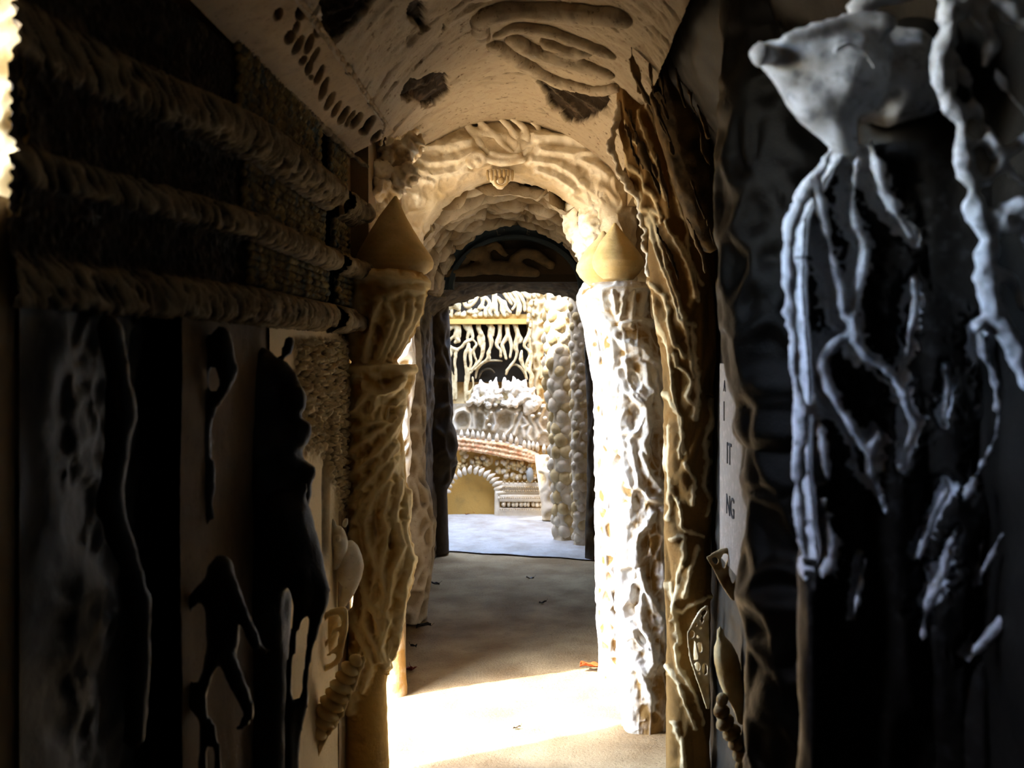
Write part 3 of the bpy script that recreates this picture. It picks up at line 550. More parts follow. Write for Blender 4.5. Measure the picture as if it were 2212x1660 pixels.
# sloping strip between wall and vault, pierced by long slots
sl_h = [(601,32,8,14,25),(626,82,9,15,30),(651,27,10,20,25),(644,98,7,22,30),(655,132,7,12,30),(668,147,6,15,25),(672,168,5,6,0),(690,162,6,22,25),(699,192,7,26,22),(712,218,7,22,25),(726,236,5,20,30),(742,250,7,22,32),(756,258,5,20,32),(770,262,7,20,38),(797,270,9,22,35),(785,285,10,8,0),(680,120,6,20,25),(668,95,6,22,25),(690,60,8,22,20),(640,60,5,12,25),(812,295,6,18,40)]
def strip_fn(U, V): return np.stack([-.70+V*.165, 1.5+U*2.05, 2.295+V*.09], 1)
patch('pierced_strip', strip_fn, 420, 110, lambda X, U, V: (-.035*cells(*proj(X), sl_h)+.006*fbm(X*14, 3, 4), .6-.6*cells(*proj(X), sl_h)+.2*fbm(X*9, 3, 3)), M['strip'], wl)
def edge_rope(name, pts, r, mat, seed, step=.012):
    Q = np.array(pts, float); sh = []; rs = random.Random(seed)
    for a, b in zip(Q[:-1], Q[1:]):
        n = max(2, int(np.linalg.norm(b-a)/step))
        for t in np.arange(n)/n: c = a+(b-a)*t; s = r*rs.uniform(.75, 1.2); sh.append(ball(c, (s, s*.8, s*rs.uniform(.8, 1.2)), 1))
    return organic(name, sh, mat, wl, .006, 2, .003, 50, seed)
edge_rope('bead_edge', [(-.692, 1.9, 2.315), (-.692, 2.6, 2.31), (-.688, 3.1, 2.30), (-.66, 3.4, 2.275), (-.62, 3.52, 2.25)], .013, M['corn'], 3)
edge_rope('bead_edge', [(-.545, 1.9, 2.385), (-.54, 2.6, 2.385), (-.54, 3.4, 2.38), (-.60, 3.65, 2.36)], .010, M['strip'], 4)
# coral panel on the wall end
def co_fn(U, V): return np.stack([np.full_like(U, -.702), 2.55+U*.95, V*1.70], 1)
def co_h(X, U, V):
    px, py = proj(X); q = X*np.array((48, 48, 44.)); d1, d2, c = worley(warp(q, .5, .8, 3), 5); m = sst(628, 645, px)*sst(720, 745, py)*sst(1010, 930, py-np.clip(px-690, 0, 60)*2.6)*(1-.9*sst(8, 4, abs(px-706))*sst(880, 920, py))
    g_ = sst(9, 4, abs(px-704))*sst(880, 930, py)*sst(1250, 1180, py)
    return m*(.026*sst(0, .5, d2-d1))-.02*g_+.004*fbm(X*7, 3, 3), .55+.15*fbm(X*8, 3, 2)-m*(.5-.8*sst(.1, .5, d2-d1))-.4*g_
patch('coral_panel', co_fn, 320, 430, co_h, M['coral'], wl)
# reveal of the side window, rough sheet beyond it with gallery shade put into its colour
patch('window_reveal', lambda U, V: np.stack([-1.3+U*.525, np.full_like(U, 1.495), 1.80+V*.85], 1), 120, 170, lambda X, U, V: (.02*net(warp(X*18, .5, .8), 3, .6)[0]+.02*fbm(X*9, 3, 3), .3+.6*net(warp(X*18, .5, .8), 3, .6)[0]), M['ochre'], wl)
patch('soot_face', lambda U, V: np.stack([-.79+.0*U, 1.5+U*.75, V*2.35], 1), 110, 260, lambda X, U, V: (np.maximum((.03*fbm(X*6, 4, 3)+.012*net(warp(X*14, .5, .8), 3, .6)[0])*sst(0, .25, U), -.006), .2+.4*fbm(X*9, 3, 3)), M['soot'], wl)

# ---- carvings standing against the left wall, shade put into their near-black colour
def S(pts, Y): return tube([P(q[0], q[1], q[3] if len(q) > 3 else Y)+(q[2]*Y/F,) for q in pts], 10)
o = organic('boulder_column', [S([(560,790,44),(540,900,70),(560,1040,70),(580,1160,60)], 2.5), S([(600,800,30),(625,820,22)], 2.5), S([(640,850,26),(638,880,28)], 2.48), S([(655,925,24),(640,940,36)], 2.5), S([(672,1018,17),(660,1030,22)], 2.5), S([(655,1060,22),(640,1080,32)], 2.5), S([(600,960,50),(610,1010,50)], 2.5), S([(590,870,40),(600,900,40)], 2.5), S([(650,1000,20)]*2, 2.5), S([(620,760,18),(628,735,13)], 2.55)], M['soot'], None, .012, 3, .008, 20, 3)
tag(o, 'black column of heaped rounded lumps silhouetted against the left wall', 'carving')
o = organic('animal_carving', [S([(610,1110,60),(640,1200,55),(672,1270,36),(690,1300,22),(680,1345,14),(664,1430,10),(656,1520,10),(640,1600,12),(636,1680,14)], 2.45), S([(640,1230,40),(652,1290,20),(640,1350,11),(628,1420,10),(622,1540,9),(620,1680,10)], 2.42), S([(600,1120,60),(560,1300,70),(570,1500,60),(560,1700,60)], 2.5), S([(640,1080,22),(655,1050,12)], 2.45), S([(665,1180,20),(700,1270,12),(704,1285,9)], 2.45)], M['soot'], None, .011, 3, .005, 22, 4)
tag(o, 'black carved animal with long slender forelegs below the heaped lumps, left', 'carving')
rings = []
for i in range(9):
    t = i/8; rings.append(ball(P(492+62*t, 1255+140*t, 1.98), (.019-.007*t, .016, .013)))
o = organic('horned_carving', rings+[S([(478,1225,30),(470,1300,28),(468,1400,22),(440,1480,14),(436,1560,11),(434,1680,10)], 2.0), S([(440,1270,16),(398,1330,13),(390,1430,12),(410,1510,13),(450,1560,12),(470,1620,9),(468,1690,9)], 2.0), S([(490,1420,20),(510,1470,20),(532,1520,14),(536,1555,12),(515,1572,8)], 1.98), S([(500,1300,20),(495,1400,20)], 2.0), S([(590,1400,7),(570,1410,9),(555,1400,10)], 2.0)], M['soot'], None, .010, 3, .004, 25, 6)
tag(o, 'dark horned figure carving with ringed horn in the lower left gloom', 'carving')
o = organic('root_carving', [S([(480,720,24),(490,790,22),(488,840,16),(450,900,14),(440,960,18)], 2.1), S([(430,740,26),(425,860,24),(430,1000,22),(420,1100,20),(440,1180,16)], 2.1), S([(260,1190,6),(262,1230,10),(255,1260,12),(280,1300,16)], 1.7), S([(240,700,30),(260,900,34),(240,1100,30),(300,1300,26),(290,1600,30)], 1.7), S([(460,1000,10),(452,1060,14),(450,1120,14)], 2.1)], M['soot'], None, .012, 3, .01, 18, 7)
tag(o, 'black root-like carving hugging the wall at the far left', 'carving')
# pale animal, shell and ribbed tail near the foot of the left column
o = organic('animal_head_carving', [S([(728,1150,17),(734,1175,19),(730,1205,14),(722,1225,10)], 3.32), S([(722,1135,6),(719,1122,4)], 3.30), S([(744,1136,7),(748,1122,5)], 3.30), ball(P(730, 1162, 3.28), (.012, .01, .012))], M['vaultlit'], None, .007, 2, .002, 30, 8)
tag(o, 'small pricked-eared animal head carving beside the ochre column', 'carving')
o = organic('shell_carving', [S([(755,1185,20),(765,1225,22),(755,1270,17),(738,1310,9)], 3.36), S([(745,1200,20),(745,1250,18)], 3.34)], M['vaultlit'], None, .008, 3, .0015, 20, 9)
tag(o, 'smooth pale shell-shaped bulge directly below the animal head', 'carving')
o = organic('lattice_carving', [S([(742,1318,9),(745,1350,8),(738,1390,8),(728,1430,7),(690,1450,7)], 3.2), S([(735,1320,9),(705,1330,7),(690,1370,6),(684,1410,6),(686,1450,5)], 3.2), S([(700,1400,5),(725,1360,5)], 3.2), S([(690,1430,4),(735,1395,4)], 3.2), S([(715,1340,26),(705,1390,22),(695,1430,12)], 3.27)], M['ochre'], None, .008, 2, .003, 26, 10)
tag(o, 'mask-like ochre carving hanging between shell and ribbed tail', 'carving')
def ribbed(pts, Y, rad, n, mat, seed, label, grp):
    sh = []; Q = np.array(pts, float); L = np.r_[0, np.cumsum(np.hypot(*np.diff(Q[:, :2], axis=0).T))]; e = empty('ribbed_tail', P(pts[-1][0], pts[-1][1], Y), label, 'carving', grp)
    organic('core', [S([(q[0], q[1], q[2]*.7) for q in pts], Y)], mat, e, .01, 2, .002, 25, seed)
    for i in range(n):
        l = L[-1]*(i+.5)/n; x = np.interp(l, L, Q[:, 0]); y = np.interp(l, L, Q[:, 1]); r = np.interp(l, L, Q[:, 2]); j = min(np.searchsorted(L, l), len(Q)-1); d = Q[j]-Q[j-1]; a = math.atan2(d[1], d[0]); k = Y/F
        solid('rib', [ball(P(x, y, Y-.01), (L[-1]/n*.62*k, r*k*.9, r*k), 2, ('Y', a))], mat, e, .003, 30, i)
    S_ = []
    return e
ribbed([(775,1420,14),(752,1450,22),(735,1490,28),(712,1530,30),(690,1570,30),(660,1600,28),(640,1650,28),(630,1700,26)], 3.1, 0, 15, M['ochre'], 3, 'ribbed ochre tail carving rising to the foot of the ochre column', None)
o = organic('twisted_edging', [S([(785,1420,7),(770,1460,9),(752,1500,8),(735,1540,9),(708,1580,9),(695,1600,12),(680,1640,8),(670,1690,9)], 3.1)], M['ochre'], None, .006, 1, .008, 60, 4); tag(o, 'knotted cord edging along the right side of the ribbed tail', 'carving')
# ------------------------------------------------------------ right wall
boxes('wall_fill', [(.40, .80, 3.8, 4.84, 2.30, 3.0)], M['plaster'], wr)
pb = empty('rocky_buttress', (.6, 2.35, 0), 'black lumpy rock buttress covering the wall right of the plaque', 'buttress')
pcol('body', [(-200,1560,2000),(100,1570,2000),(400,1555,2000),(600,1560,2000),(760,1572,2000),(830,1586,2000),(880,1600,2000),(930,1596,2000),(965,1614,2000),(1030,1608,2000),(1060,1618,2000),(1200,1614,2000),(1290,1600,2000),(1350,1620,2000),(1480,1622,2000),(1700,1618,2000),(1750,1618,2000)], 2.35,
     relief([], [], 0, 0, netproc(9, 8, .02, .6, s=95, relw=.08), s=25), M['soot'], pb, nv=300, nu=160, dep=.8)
pq = empty('plaque', (.612, 3.15, 1.2), 'whitish painted plaque with dark capital letters on the right wall', 'plaque')
boxes('board', [(.600, .66, 2.80, 3.40, .90, 1.56)], M['panel'], pq, bevel=.004)
for s_, y_, z_, h_ in (('A', 3.30, 1.468, .04), ('I', 3.31, 1.37, .07), ('IT', 3.22, 1.235, .075), ('NG', 3.20, 1.07, .07)):
    text(s_, (.5985, y_, z_), h_*1.35, M['ink'], pq, (math.pi/2, 0, -math.pi/2), 'lettering')
# bird/urn carving, ribbed tail, lattice at lower right (mirror of the left side)
o = organic('bird_carving', [S([(1562,1395,20),(1570,1430,28),(1580,1480,24),(1592,1520,14),(1602,1560,10)], 3.15), S([(1556,1358,7),(1557,1378,9),(1560,1400,14)], 3.15), S([(1600,1480,14),(1606,1520,12),(1610,1550,8)], 3.15)], M['ochre'], None, .009, 4, .0015, 20, 11)
tag(o, 'smooth dim bird-shaped carving on the right wall below the plaque', 'carving')
ribbed([(1562,1500,10),(1556,1530,18),(1566,1560,22),(1585,1590,22),(1596,1620,18),(1600,1670,10)], 3.15, 0, 7, M['vein'], 5, 'dark ribbed tail carving beneath the bird-shaped carving', None)
for i, L in enumerate(([(1530,1200,5),(1545,1230,5),(1560,1260,5),(1580,1290,6),(1600,1300,4)], [(1560,1215,3),(1562,1250,4),(1580,1275,4)], [(1575,1200,4),(1585,1240,4),(1583,1270,4)])): pass
o = organic('strand_carving', [S(L, 3.25) for L in ([(1530,1205,5),(1545,1230,5),(1562,1262,6),(1585,1295,6)], [(1555,1200,5),(1556,1230,5),(1575,1265,5)], [(1580,1200,6),(1570,1230,5),(1580,1270,5),(1590,1290,5)], [(1540,1200,6),(1570,1190,7),(1600,1205,7)], [(1600,1230,6),(1590,1260,5),(1592,1290,5)])], M['vein'], None, .007, 1, .003, 30, 12)
tag(o, 'looping strand carving just under the plaque', 'carving')
o = organic('lattice_carving', [S(L, 3.5) for L in ([(1486,1370,3),(1510,1325,3.5),(1527,1310,3.5)], [(1486,1370,3),(1492,1420,3.5),(1515,1490,4),(1528,1530,4)], [(1528,1310,3),(1530,1400,3.5),(1530,1530,4)], [(1498,1350,3),(1505,1400,3),(1520,1470,3)], [(1512,1330,3),(1508,1360,3),(1518,1400,3),(1514,1450,3),(1524,1490,3)], [(1524,1330,3),(1518,1370,3),(1526,1420,3)], [(1495,1380,3),(1512,1385,3),(1525,1378,3)], [(1500,1430,3),(1515,1425,3),(1528,1435,3)])]+[ball(P(1512, 1410, 3.56), (.024, .02, .12))], M['vein2'], None, .005, 1, .002, 40, 13)
tag(o, 'teardrop lattice of pale strands on the veined pier', 'carving')
# ---- big blurred carvings, near right
cone = organic('wedge_carving', [ball(P(1642, 116, 1.33), (.018, .02, .019)), S([(1646,118,26),(1700,130,52),(1770,145,82),(1830,165,100)], 1.36), S([(1700,165,40),(1770,215,68),(1800,265,50),(1835,318,22)], 1.36), S([(1800,110,60),(1860,110,76)], 1.38), S([(1830,200,90),(1880,160,100),(1950,170,110)], 1.48), S([(1700,85,16),(1790,55,14),(1850,40,20),(1920,50,26)], 1.33), S([(1840,14,18),(1900,-10,30),(1960,-30,40)], 1.36), S([(1800,110,10),(1835,95,10),(1870,120,9),(1890,150,9)], 1.27)], M['mask'], None, .007, 4, .006, 22, 21)
tag(cone, 'large blurred wedge-shaped carved head jutting from the right wall, cool daylight', 'carving')
TT = [[(1795,325,7),(1778,370,11),(1768,420,15),(1785,500,10),(1800,560,13),(1815,610,14),(1822,665,11),(1838,712,10)],
 [(1790,330,6),(1748,400,12),(1714,470,16),(1704,540,17),(1708,620,16),(1714,720,16),(1722,830,14),(1738,900,15),(1724,1000,16),(1728,1100,14),(1738,1200,10)],
 [(1855,345,8),(1845,390,9),(1842,450,10),(1858,500,14),(1868,545,15),(1850,640,12),(1842,680,15),(1846,720,18),(1870,765,13),(1900,790,5)],
 [(1880,300,12),(1900,380,16),(1920,430,15),(1972,520,7)], [(1970,600,7),(1975,640,11),(1965,720,9),(1955,780,8),(1937,825,11)],
 [(1870,765,12),(1920,805,10),(1938,830,10),(1962,890,10),(1972,920,13),(1958,965,10),(1945,1010,6)],
 [(1842,722,9),(1802,742,15),(1778,792,18),(1800,860,13),(1845,930,9),(1880,1000,8)], [(1895,925,4),(1892,960,15),(1878,1005,14),(1900,1060,5),(1915,1110,3)],
 [(2040,790,5),(2046,830,9),(2042,880,10),(2040,918,5)], [(2110,705,10),(2118,745,13),(2150,830,10),(2155,925,8),(2130,985,9),(2085,1075,7)],
 [(2045,1060,10),(2020,1110,9),(1985,1205,7)], [(2065,1150,4),(2045,1200,8),(2025,1260,13),(2000,1320,8),(1995,1390,4)], [(2220,1110,15),(2170,1150,10),(2130,1220,8),(2118,1265,5)],
 [(2205,1300,12),(2140,1370,13),(2090,1430,8)], [(1870,1210,6),(1856,1280,7),(1846,1340,5)], [(1780,1080,7),(1796,1160,12),(1800,1200,15),(1778,1245,14)], [(1716,740,8),(1700,680,9),(1704,560,8)], [(1760,850,8),(1776,960,12),(1790,1040,8)]]
T_ = [tube([P(x, y, 1.35)+(r*.00063*.8,) for x, y, r in L], 9) for L in TT]
rr = organic('drapery_ridges', T_, M['mask'], None, .0045, 2, .009, 55, 22)
tag(rr, 'pale branching drapery ridges hanging below the wedge-shaped head', 'carving')
UT = [[(2040,-20,18),(2050,60,20),(2030,140,24),(2045,200,20),(2075,262,17),(2080,330,18),(2100,400,18),(2110,462,20),(2140,515,17),(2126,590,20),(2150,680,20),(2190,745,20),(2230,830,20)], [(2110,20,14),(2145,80,14),(2132,135,9)], [(2052,120,12),(2096,190,9),(2085,270,10)],
 [(2075,330,14),(2130,300,12),(2165,330,14),(2230,290,14)], [(2140,300,12),(2112,250,8),(2104,200,7)], [(2110,460,16),(2160,480,28),(2220,455,34),(2240,520,30)], [(2130,590,12),(2180,600,12),(2220,660,13)], [(2090,400,14),(2130,390,12),(2165,360,12)], [(2060,30,14),(2120,0,14),(2200,30,16),(2230,60,14)], [(2160,330,8),(2190,380,9),(2225,400,9)], [(2150,150,8),(2190,220,8),(2225,250,8)], [(2112,700,14),(2135,690,10)]]
ur = organic('root_tangle', [tube([P(x, y, 1.24)+(r*.00058*1.05,) for x, y, r in L], 9) for L in UT], M['mask'], None, .0045, 2, .010, 50, 23)
tag(ur, 'pale tangle of thick roots at the upper right edge', 'carving')
def dr_fn(U, V):
    py = 300+V*1450; e = np.interp(py, [300, 330, 400, 470, 620, 830, 1000, 1200, 1750], [1800, 1786, 1742, 1706, 1700, 1716, 1714, 1732, 1735]); px = e+(2260-e)*np.clip(U, 0, 1)**1.15+40*sst(.05, 0, U)
    Y = 1.385+.10*sst(.9, 0, V*1.0)*0+.08*(1-sst(0, .06, U))+.05*np.sin(U*5)*.5
    return np.stack([(px-VX)*Y/F, Y, H+(VY-py)*Y/F], 1)
TW = [[(a, b, c*1.9) for a, b, c in L] for L in TT]
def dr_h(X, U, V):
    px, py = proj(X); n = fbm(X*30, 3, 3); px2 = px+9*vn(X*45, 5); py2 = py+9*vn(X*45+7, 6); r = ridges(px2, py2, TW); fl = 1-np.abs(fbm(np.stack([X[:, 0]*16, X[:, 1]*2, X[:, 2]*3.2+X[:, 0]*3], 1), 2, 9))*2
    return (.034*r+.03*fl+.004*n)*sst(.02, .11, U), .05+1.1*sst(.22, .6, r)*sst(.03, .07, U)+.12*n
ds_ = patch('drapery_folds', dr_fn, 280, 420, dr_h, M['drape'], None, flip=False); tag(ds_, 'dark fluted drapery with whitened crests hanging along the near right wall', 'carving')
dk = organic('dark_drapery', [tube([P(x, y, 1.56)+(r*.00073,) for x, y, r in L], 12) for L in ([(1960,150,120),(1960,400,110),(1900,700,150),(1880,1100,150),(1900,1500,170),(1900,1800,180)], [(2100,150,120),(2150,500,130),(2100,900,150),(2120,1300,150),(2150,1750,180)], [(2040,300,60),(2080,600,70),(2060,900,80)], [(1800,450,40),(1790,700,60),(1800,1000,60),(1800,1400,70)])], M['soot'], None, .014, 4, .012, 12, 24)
tag(dk, 'dark brown robe-like mass behind the pale drapery ridges', 'carving')
# ------------------------------------------------------------ vault details
def vz(px, py):
    """depth at which the sight line through a point meets the vault"""
    best = None
    for k in range(400):
        Y = 2.2+k*.0065; x = (px-VX)*Y/F; z = H+(VY-py)*Y/F; kk = float(sst(3.3, 4.6, Y)); xl = -.545-.20*kk; xr = .36; zl = 2.37+.03*kk; zr = 2.47-.05*kk
        u = min(max((x-xl)/(xr-xl), 0), 1)
        if z >= zl+(zr-zl)*u+.30*math.sin(math.pi*u)**.8: return Y
    return 4.78
def vtube(L, k=1.0, off=.006): return tube([(lambda Y: P(x, y, Y-.02)+(r*Y/F*k,))(vz(x, y)) for x, y, r in L], 9)
vd = organic('drapery_carving', [vtube(L, 1.5) for L in ([(1044,78,12),(1034,50,16),(1062,26,20),(1120,18,18),(1200,22,18),(1290,30,18),(1350,40,16)], [(1070,78,7),(1110,60,10),(1180,64,12),(1250,88,12),(1320,118,10)], [(1064,96,12),(1108,122,13),(1160,150,12),(1220,178,10),(1290,196,9),(1330,190,8)], [(1110,84,14),(1160,110,16),(1215,118,20),(1270,140,16),(1320,160,10)], [(1180,90,12),(1230,110,12),(1270,112,10)], [(1120,140,8),(1180,168,8),(1240,186,7)])], M['vault'], None, .010, 2, .006, 24, 31)
tag(vd, 'long curling drapery folds carved on the right side of the vault', 'carving')
kb = []; rs = random.Random(9)
for a, b in zip([(1350,170,9),(1336,255,11),(1318,320,12),(1352,390,12),(1384,440,12),(1396,520,10)], [(1336,255,11),(1318,320,12),(1352,390,12),(1384,440,12),(1396,520,10),(1404,600,9)]):
    for k in range(9):
        t = k/9; kb.append(ball(P(a[0]+(b[0]-a[0])*t+rs.uniform(-6, 6), a[1]+(b[1]-a[1])*t, 3.66), tuple(rs.uniform(.010, .022) for _ in range(3)), 1))
o = organic('knobbly_rib', kb, M['vaultlit'], None, .007, 1, .006, 40, 31); tag(o, 'pale knobbly rib edging the veined pier where it meets the vault', 'carving')
rs = random.Random(12); tg = []
for i in range(34):
    x = rs.uniform(1345, 1500); y = rs.uniform(-20, 520 if x > 1400 else 330); Y = 3.45+rs.uniform(-.35, .1); L = [(x, y, 5)]
    for k in range(4): x += rs.uniform(2, 18); y += rs.uniform(18, 42); L.append((x, y, rs.uniform(3.5, 7)))
    tg.append(tube([P(a, b, Y)+(r*Y/F,) for a, b, r in L], 7))
tg.append(tube([P(a, b, 3.42)+(r*3.4/F,) for a, b, r in [(1420,-90,90),(1440,60,80),(1475,220,72),(1500,380,50),(1530,520,30)]], 12))
o = organic('root_tangle', tg, M['tangle'], None, .009, 2, .008, 24, 33); tag(o, 'tangled brown roots where the right wall meets the vault', 'carving')
# ------------------------------------------------------------ leaves and litter on the floor
def leaf(px, py, sz, mat, label, rot, seed, lift=.01):
    Y = H*F/(py-VY); c = Vector(((px-VX)*Y/F, Y, lift)); e = empty('fallen_leaf', c, label, 'leaf'); rs = random.Random(seed)
    n = 9; V = []; fl = []
    for i in range(n+1):
        t = i/n; w_ = math.sin(math.pi*t**.8)*.42*(1+.35*math.sin(t*17+seed)); x = (t-.5)*sz*1.6; zc = .18*sz*math.sin(t*3+seed)
        for s_ in (-1, -.5, 0, .5, 1): V.append((x, s_*w_*sz, zc+abs(s_)*sz*.22*(1+.4*math.sin(t*9+s_))+.002*math.sin(i)))
    for i in range(n):
        for j in range(4): a = i*5+j; fl.append((a, a+1, a+6, a+5))
    R = Matrix.Rotation(rot, 3, 'Z'); V = [tuple(R @ Vector(v)+c) for v in V]
    o = mesh('blade', V, fl, mat, e); m = o.modifiers.new('t', 'SOLIDIFY'); m.thickness = .0008
    p0 = R @ Vector((.5*sz*1.6, 0, .1*sz))+c; p1 = R @ Vector((1.15*sz, .08*sz, .02))+c; solid('stalk', [tube([tuple(p0)+(.0012,), tuple((p0+p1)/2)+(.001,), tuple(p1)+(.001,)], 5)], mat, e)
leaf(1276, 1448, .075, M['leaf'], 'curled orange leaf at the foot of the right white column', .4, 1)
leaf(888, 1452, .055, M['leafred'], 'dark red leaf beside the sunlit white pillar foot', 1.8, 2)
leaf(1027, 1113, .06, M['leaf'], 'rusty dead leaf lying before the blind niche', .2, 3, .02)
leaf(1010, 1114, .05, M['leafred'], 'dark brown leaf left of the rusty leaf before the niche', 1.2, 4, .015)
leaf(1155, 1114, .06, M['leafred'], 'reddish leaf at the base of the frieze block', .1, 5, .012)
leaf(915, 1360, .055, M['leafdark'], 'black dead leaf just in front of the grey pillar', .3, 6)
leaf(893, 1403, .04, M['leafdark'], 'black dead leaf between grey pillar and red leaf', 2.2, 7)
leaf(937, 1265, .05, M['leafdark'], 'larger dark leaf on the tunnel floor, left edge', .1, 8)
leaf(1145, 1251, .035, M['panel'], 'tiny pale scrap in the middle of the dark tunnel floor', .1, 9, .006)
leaf(1172, 1304, .03, M['leafdark'], 'small dark scrap right of centre on the tunnel floor', .3, 10, .006)
leaf(1116, 1576, .02, M['leafdark'], 'tiny twig-like scrap on the sunlit floor', .2, 11, .005)
# ------------------------------------------------------------ far facade seen through the passage (Y about 9.7)
YF = 9.70
def PF(x, y, d=0.): return P(x, y, YF-d)     # d = how far it stands out
def Z1(cx, cy): return 950+cx/5.93, 600+cy/5.93      # tracing frames of the close views
def Z2(cx, cy): return 950+cx/4.486, 850+cy/4.486
k_ = YF/F
def limb(pts, fr=None, d=.0, n=8):
    out = []
    for q in pts:
        x, y = (fr(q[0], q[1]) if fr else q[:2]); sc_ = {Z1: 5.93, Z2: 4.486}.get(fr, 1.)
        dd = q[3] if len(q) > 3 else d; out.append(PF(x, y, dd)+(q[2]/sc_*k_*1.2,))
    return tube(out, n)
# recess plane behind the figures, ledges, main faces
boxes('facade_block', [(-1.5, .35, 9.86, 9.98, 1.3, 2.74), (-1.5, .35, 9.72, 9.98, -.1, .92)], M['ochre'], wbk)
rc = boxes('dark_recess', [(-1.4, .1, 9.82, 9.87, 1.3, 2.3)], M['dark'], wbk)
def ledge(y0, y1, x0, x1, d0, d1, nm, mat='ochre'):
    a = PF(x0, y1, 0); b = PF(x1, y0, 0)
    o = boxes(nm, [(a[0], b[0], YF-d1, YF-d0+.02, a[2], b[2])], M[mat], wbk, bevel=.006); return o
ledge(690, 701, 930, 1150, -.12, .05, 'ledge'); ledge(679, 692, 930, 1150, -.14, .0, 'ledge')
# upper band of little figures
def figure(body, label, grp, fr=Z1, mat='fac', s=1, d=.03, name='carved_figure'):
    o = organic(name, [limb(L, fr, d) for L in body], M[mat], None, .0075, 2, .003, 40, s)
    return tag(o, label, 'carving', grp)
M['fac'] = stone('facade_ochre_figures', lin(136, 108, 56), lin(204, 184, 140), lo=.1, hi=.6, var=.3, nsc=16)
M['facw'] = stone('facade_white_stone', lin(168, 148, 112), lin(214, 204, 184), lo=.1, hi=.6, var=.3, nsc=16, tint=lin(190, 186, 180))
M['facg'] = stone('facade_grey_carving', lin(150, 132, 102), lin(208, 198, 176), lo=.1, hi=.6, var=.3, nsc=16, tint=lin(170, 160, 150))
up = [[[(85,420,22),(150,300,60),(200,330,62),(240,400,30)],[(100,340,26),(170,370,28),(250,350,26)],[(90,400,20),(95,490,16)],[(155,420,18),(150,500,18)]],
 [[(300,230,30),(320,330,26),(350,370,26),(430,330,22),(500,220,22)]], [[(390,200,28),(410,280,26),(380,320,20)]], [[(540,230,24),(550,330,22),(500,400,22),(560,380,18)],[(590,260,24),(640,330,22),(590,430,26),(590,490,24)]],
 [[(700,200,28),(700,330,32),(640,430,26),(660,490,18)],[(720,330,24),(720,440,26),(740,490,20)]], [[(740,260,24),(800,330,30),(800,420,28),(830,490,24)],[(830,310,22),(860,400,20),(900,450,22)]],
 [[(800,170,22),(860,250,22),(920,340,18)]], [[(870,180,22),(930,270,22),(970,340,18),(930,410,16)]], [[(930,180,22),(990,260,24),(1020,380,32),(1000,470,28)]], [[(990,180,24),(1050,260,24),(1080,330,22),(1090,420,20)]],
 [[(1060,190,22),(1130,260,26),(1150,300,22)],[(1110,200,20),(1170,240,20)]]]
lab_u = ['curled lion-like relief at the left end of the upper figure band', 'V-shaped branching relief second from left in the upper band', 'short stump relief between the V-shape and the standing pair', 'pair of bowed figures in the upper band left of its middle',
 'tall striding figure in the middle of the upper band', 'bent figure with raised back right of the tall striding one', 'first slanting limb in the right half of the upper band', 'second slanting limb, kinked, in the upper band', 'thick bulging slanting figure in the upper band',
 'slanting figure near the right pilaster of the upper band', 'short crossed limbs beside the top of the ochre pilaster']
for i, (b_, l_) in enumerate(zip(up, lab_u)): figure(b_, l_, 'upper band of carved figures', s=i)
# lower knobs below upper band
kn = [(230,470),(300,480),(380,440),(440,450),(480,440),(520,480),(730,480),(640,480),(870,470),(450,490)]
for i, (x, y) in enumerate(kn):
    px, py = Z1(x, y); o = organic('stone_knob', [ball(PF(px, py, .0), (.035, .04, .03)), ball(PF(px+3, py-4, .0), (.02, .03, .025))], M['fac'], wbk, .009, 2, .004, 30, i)
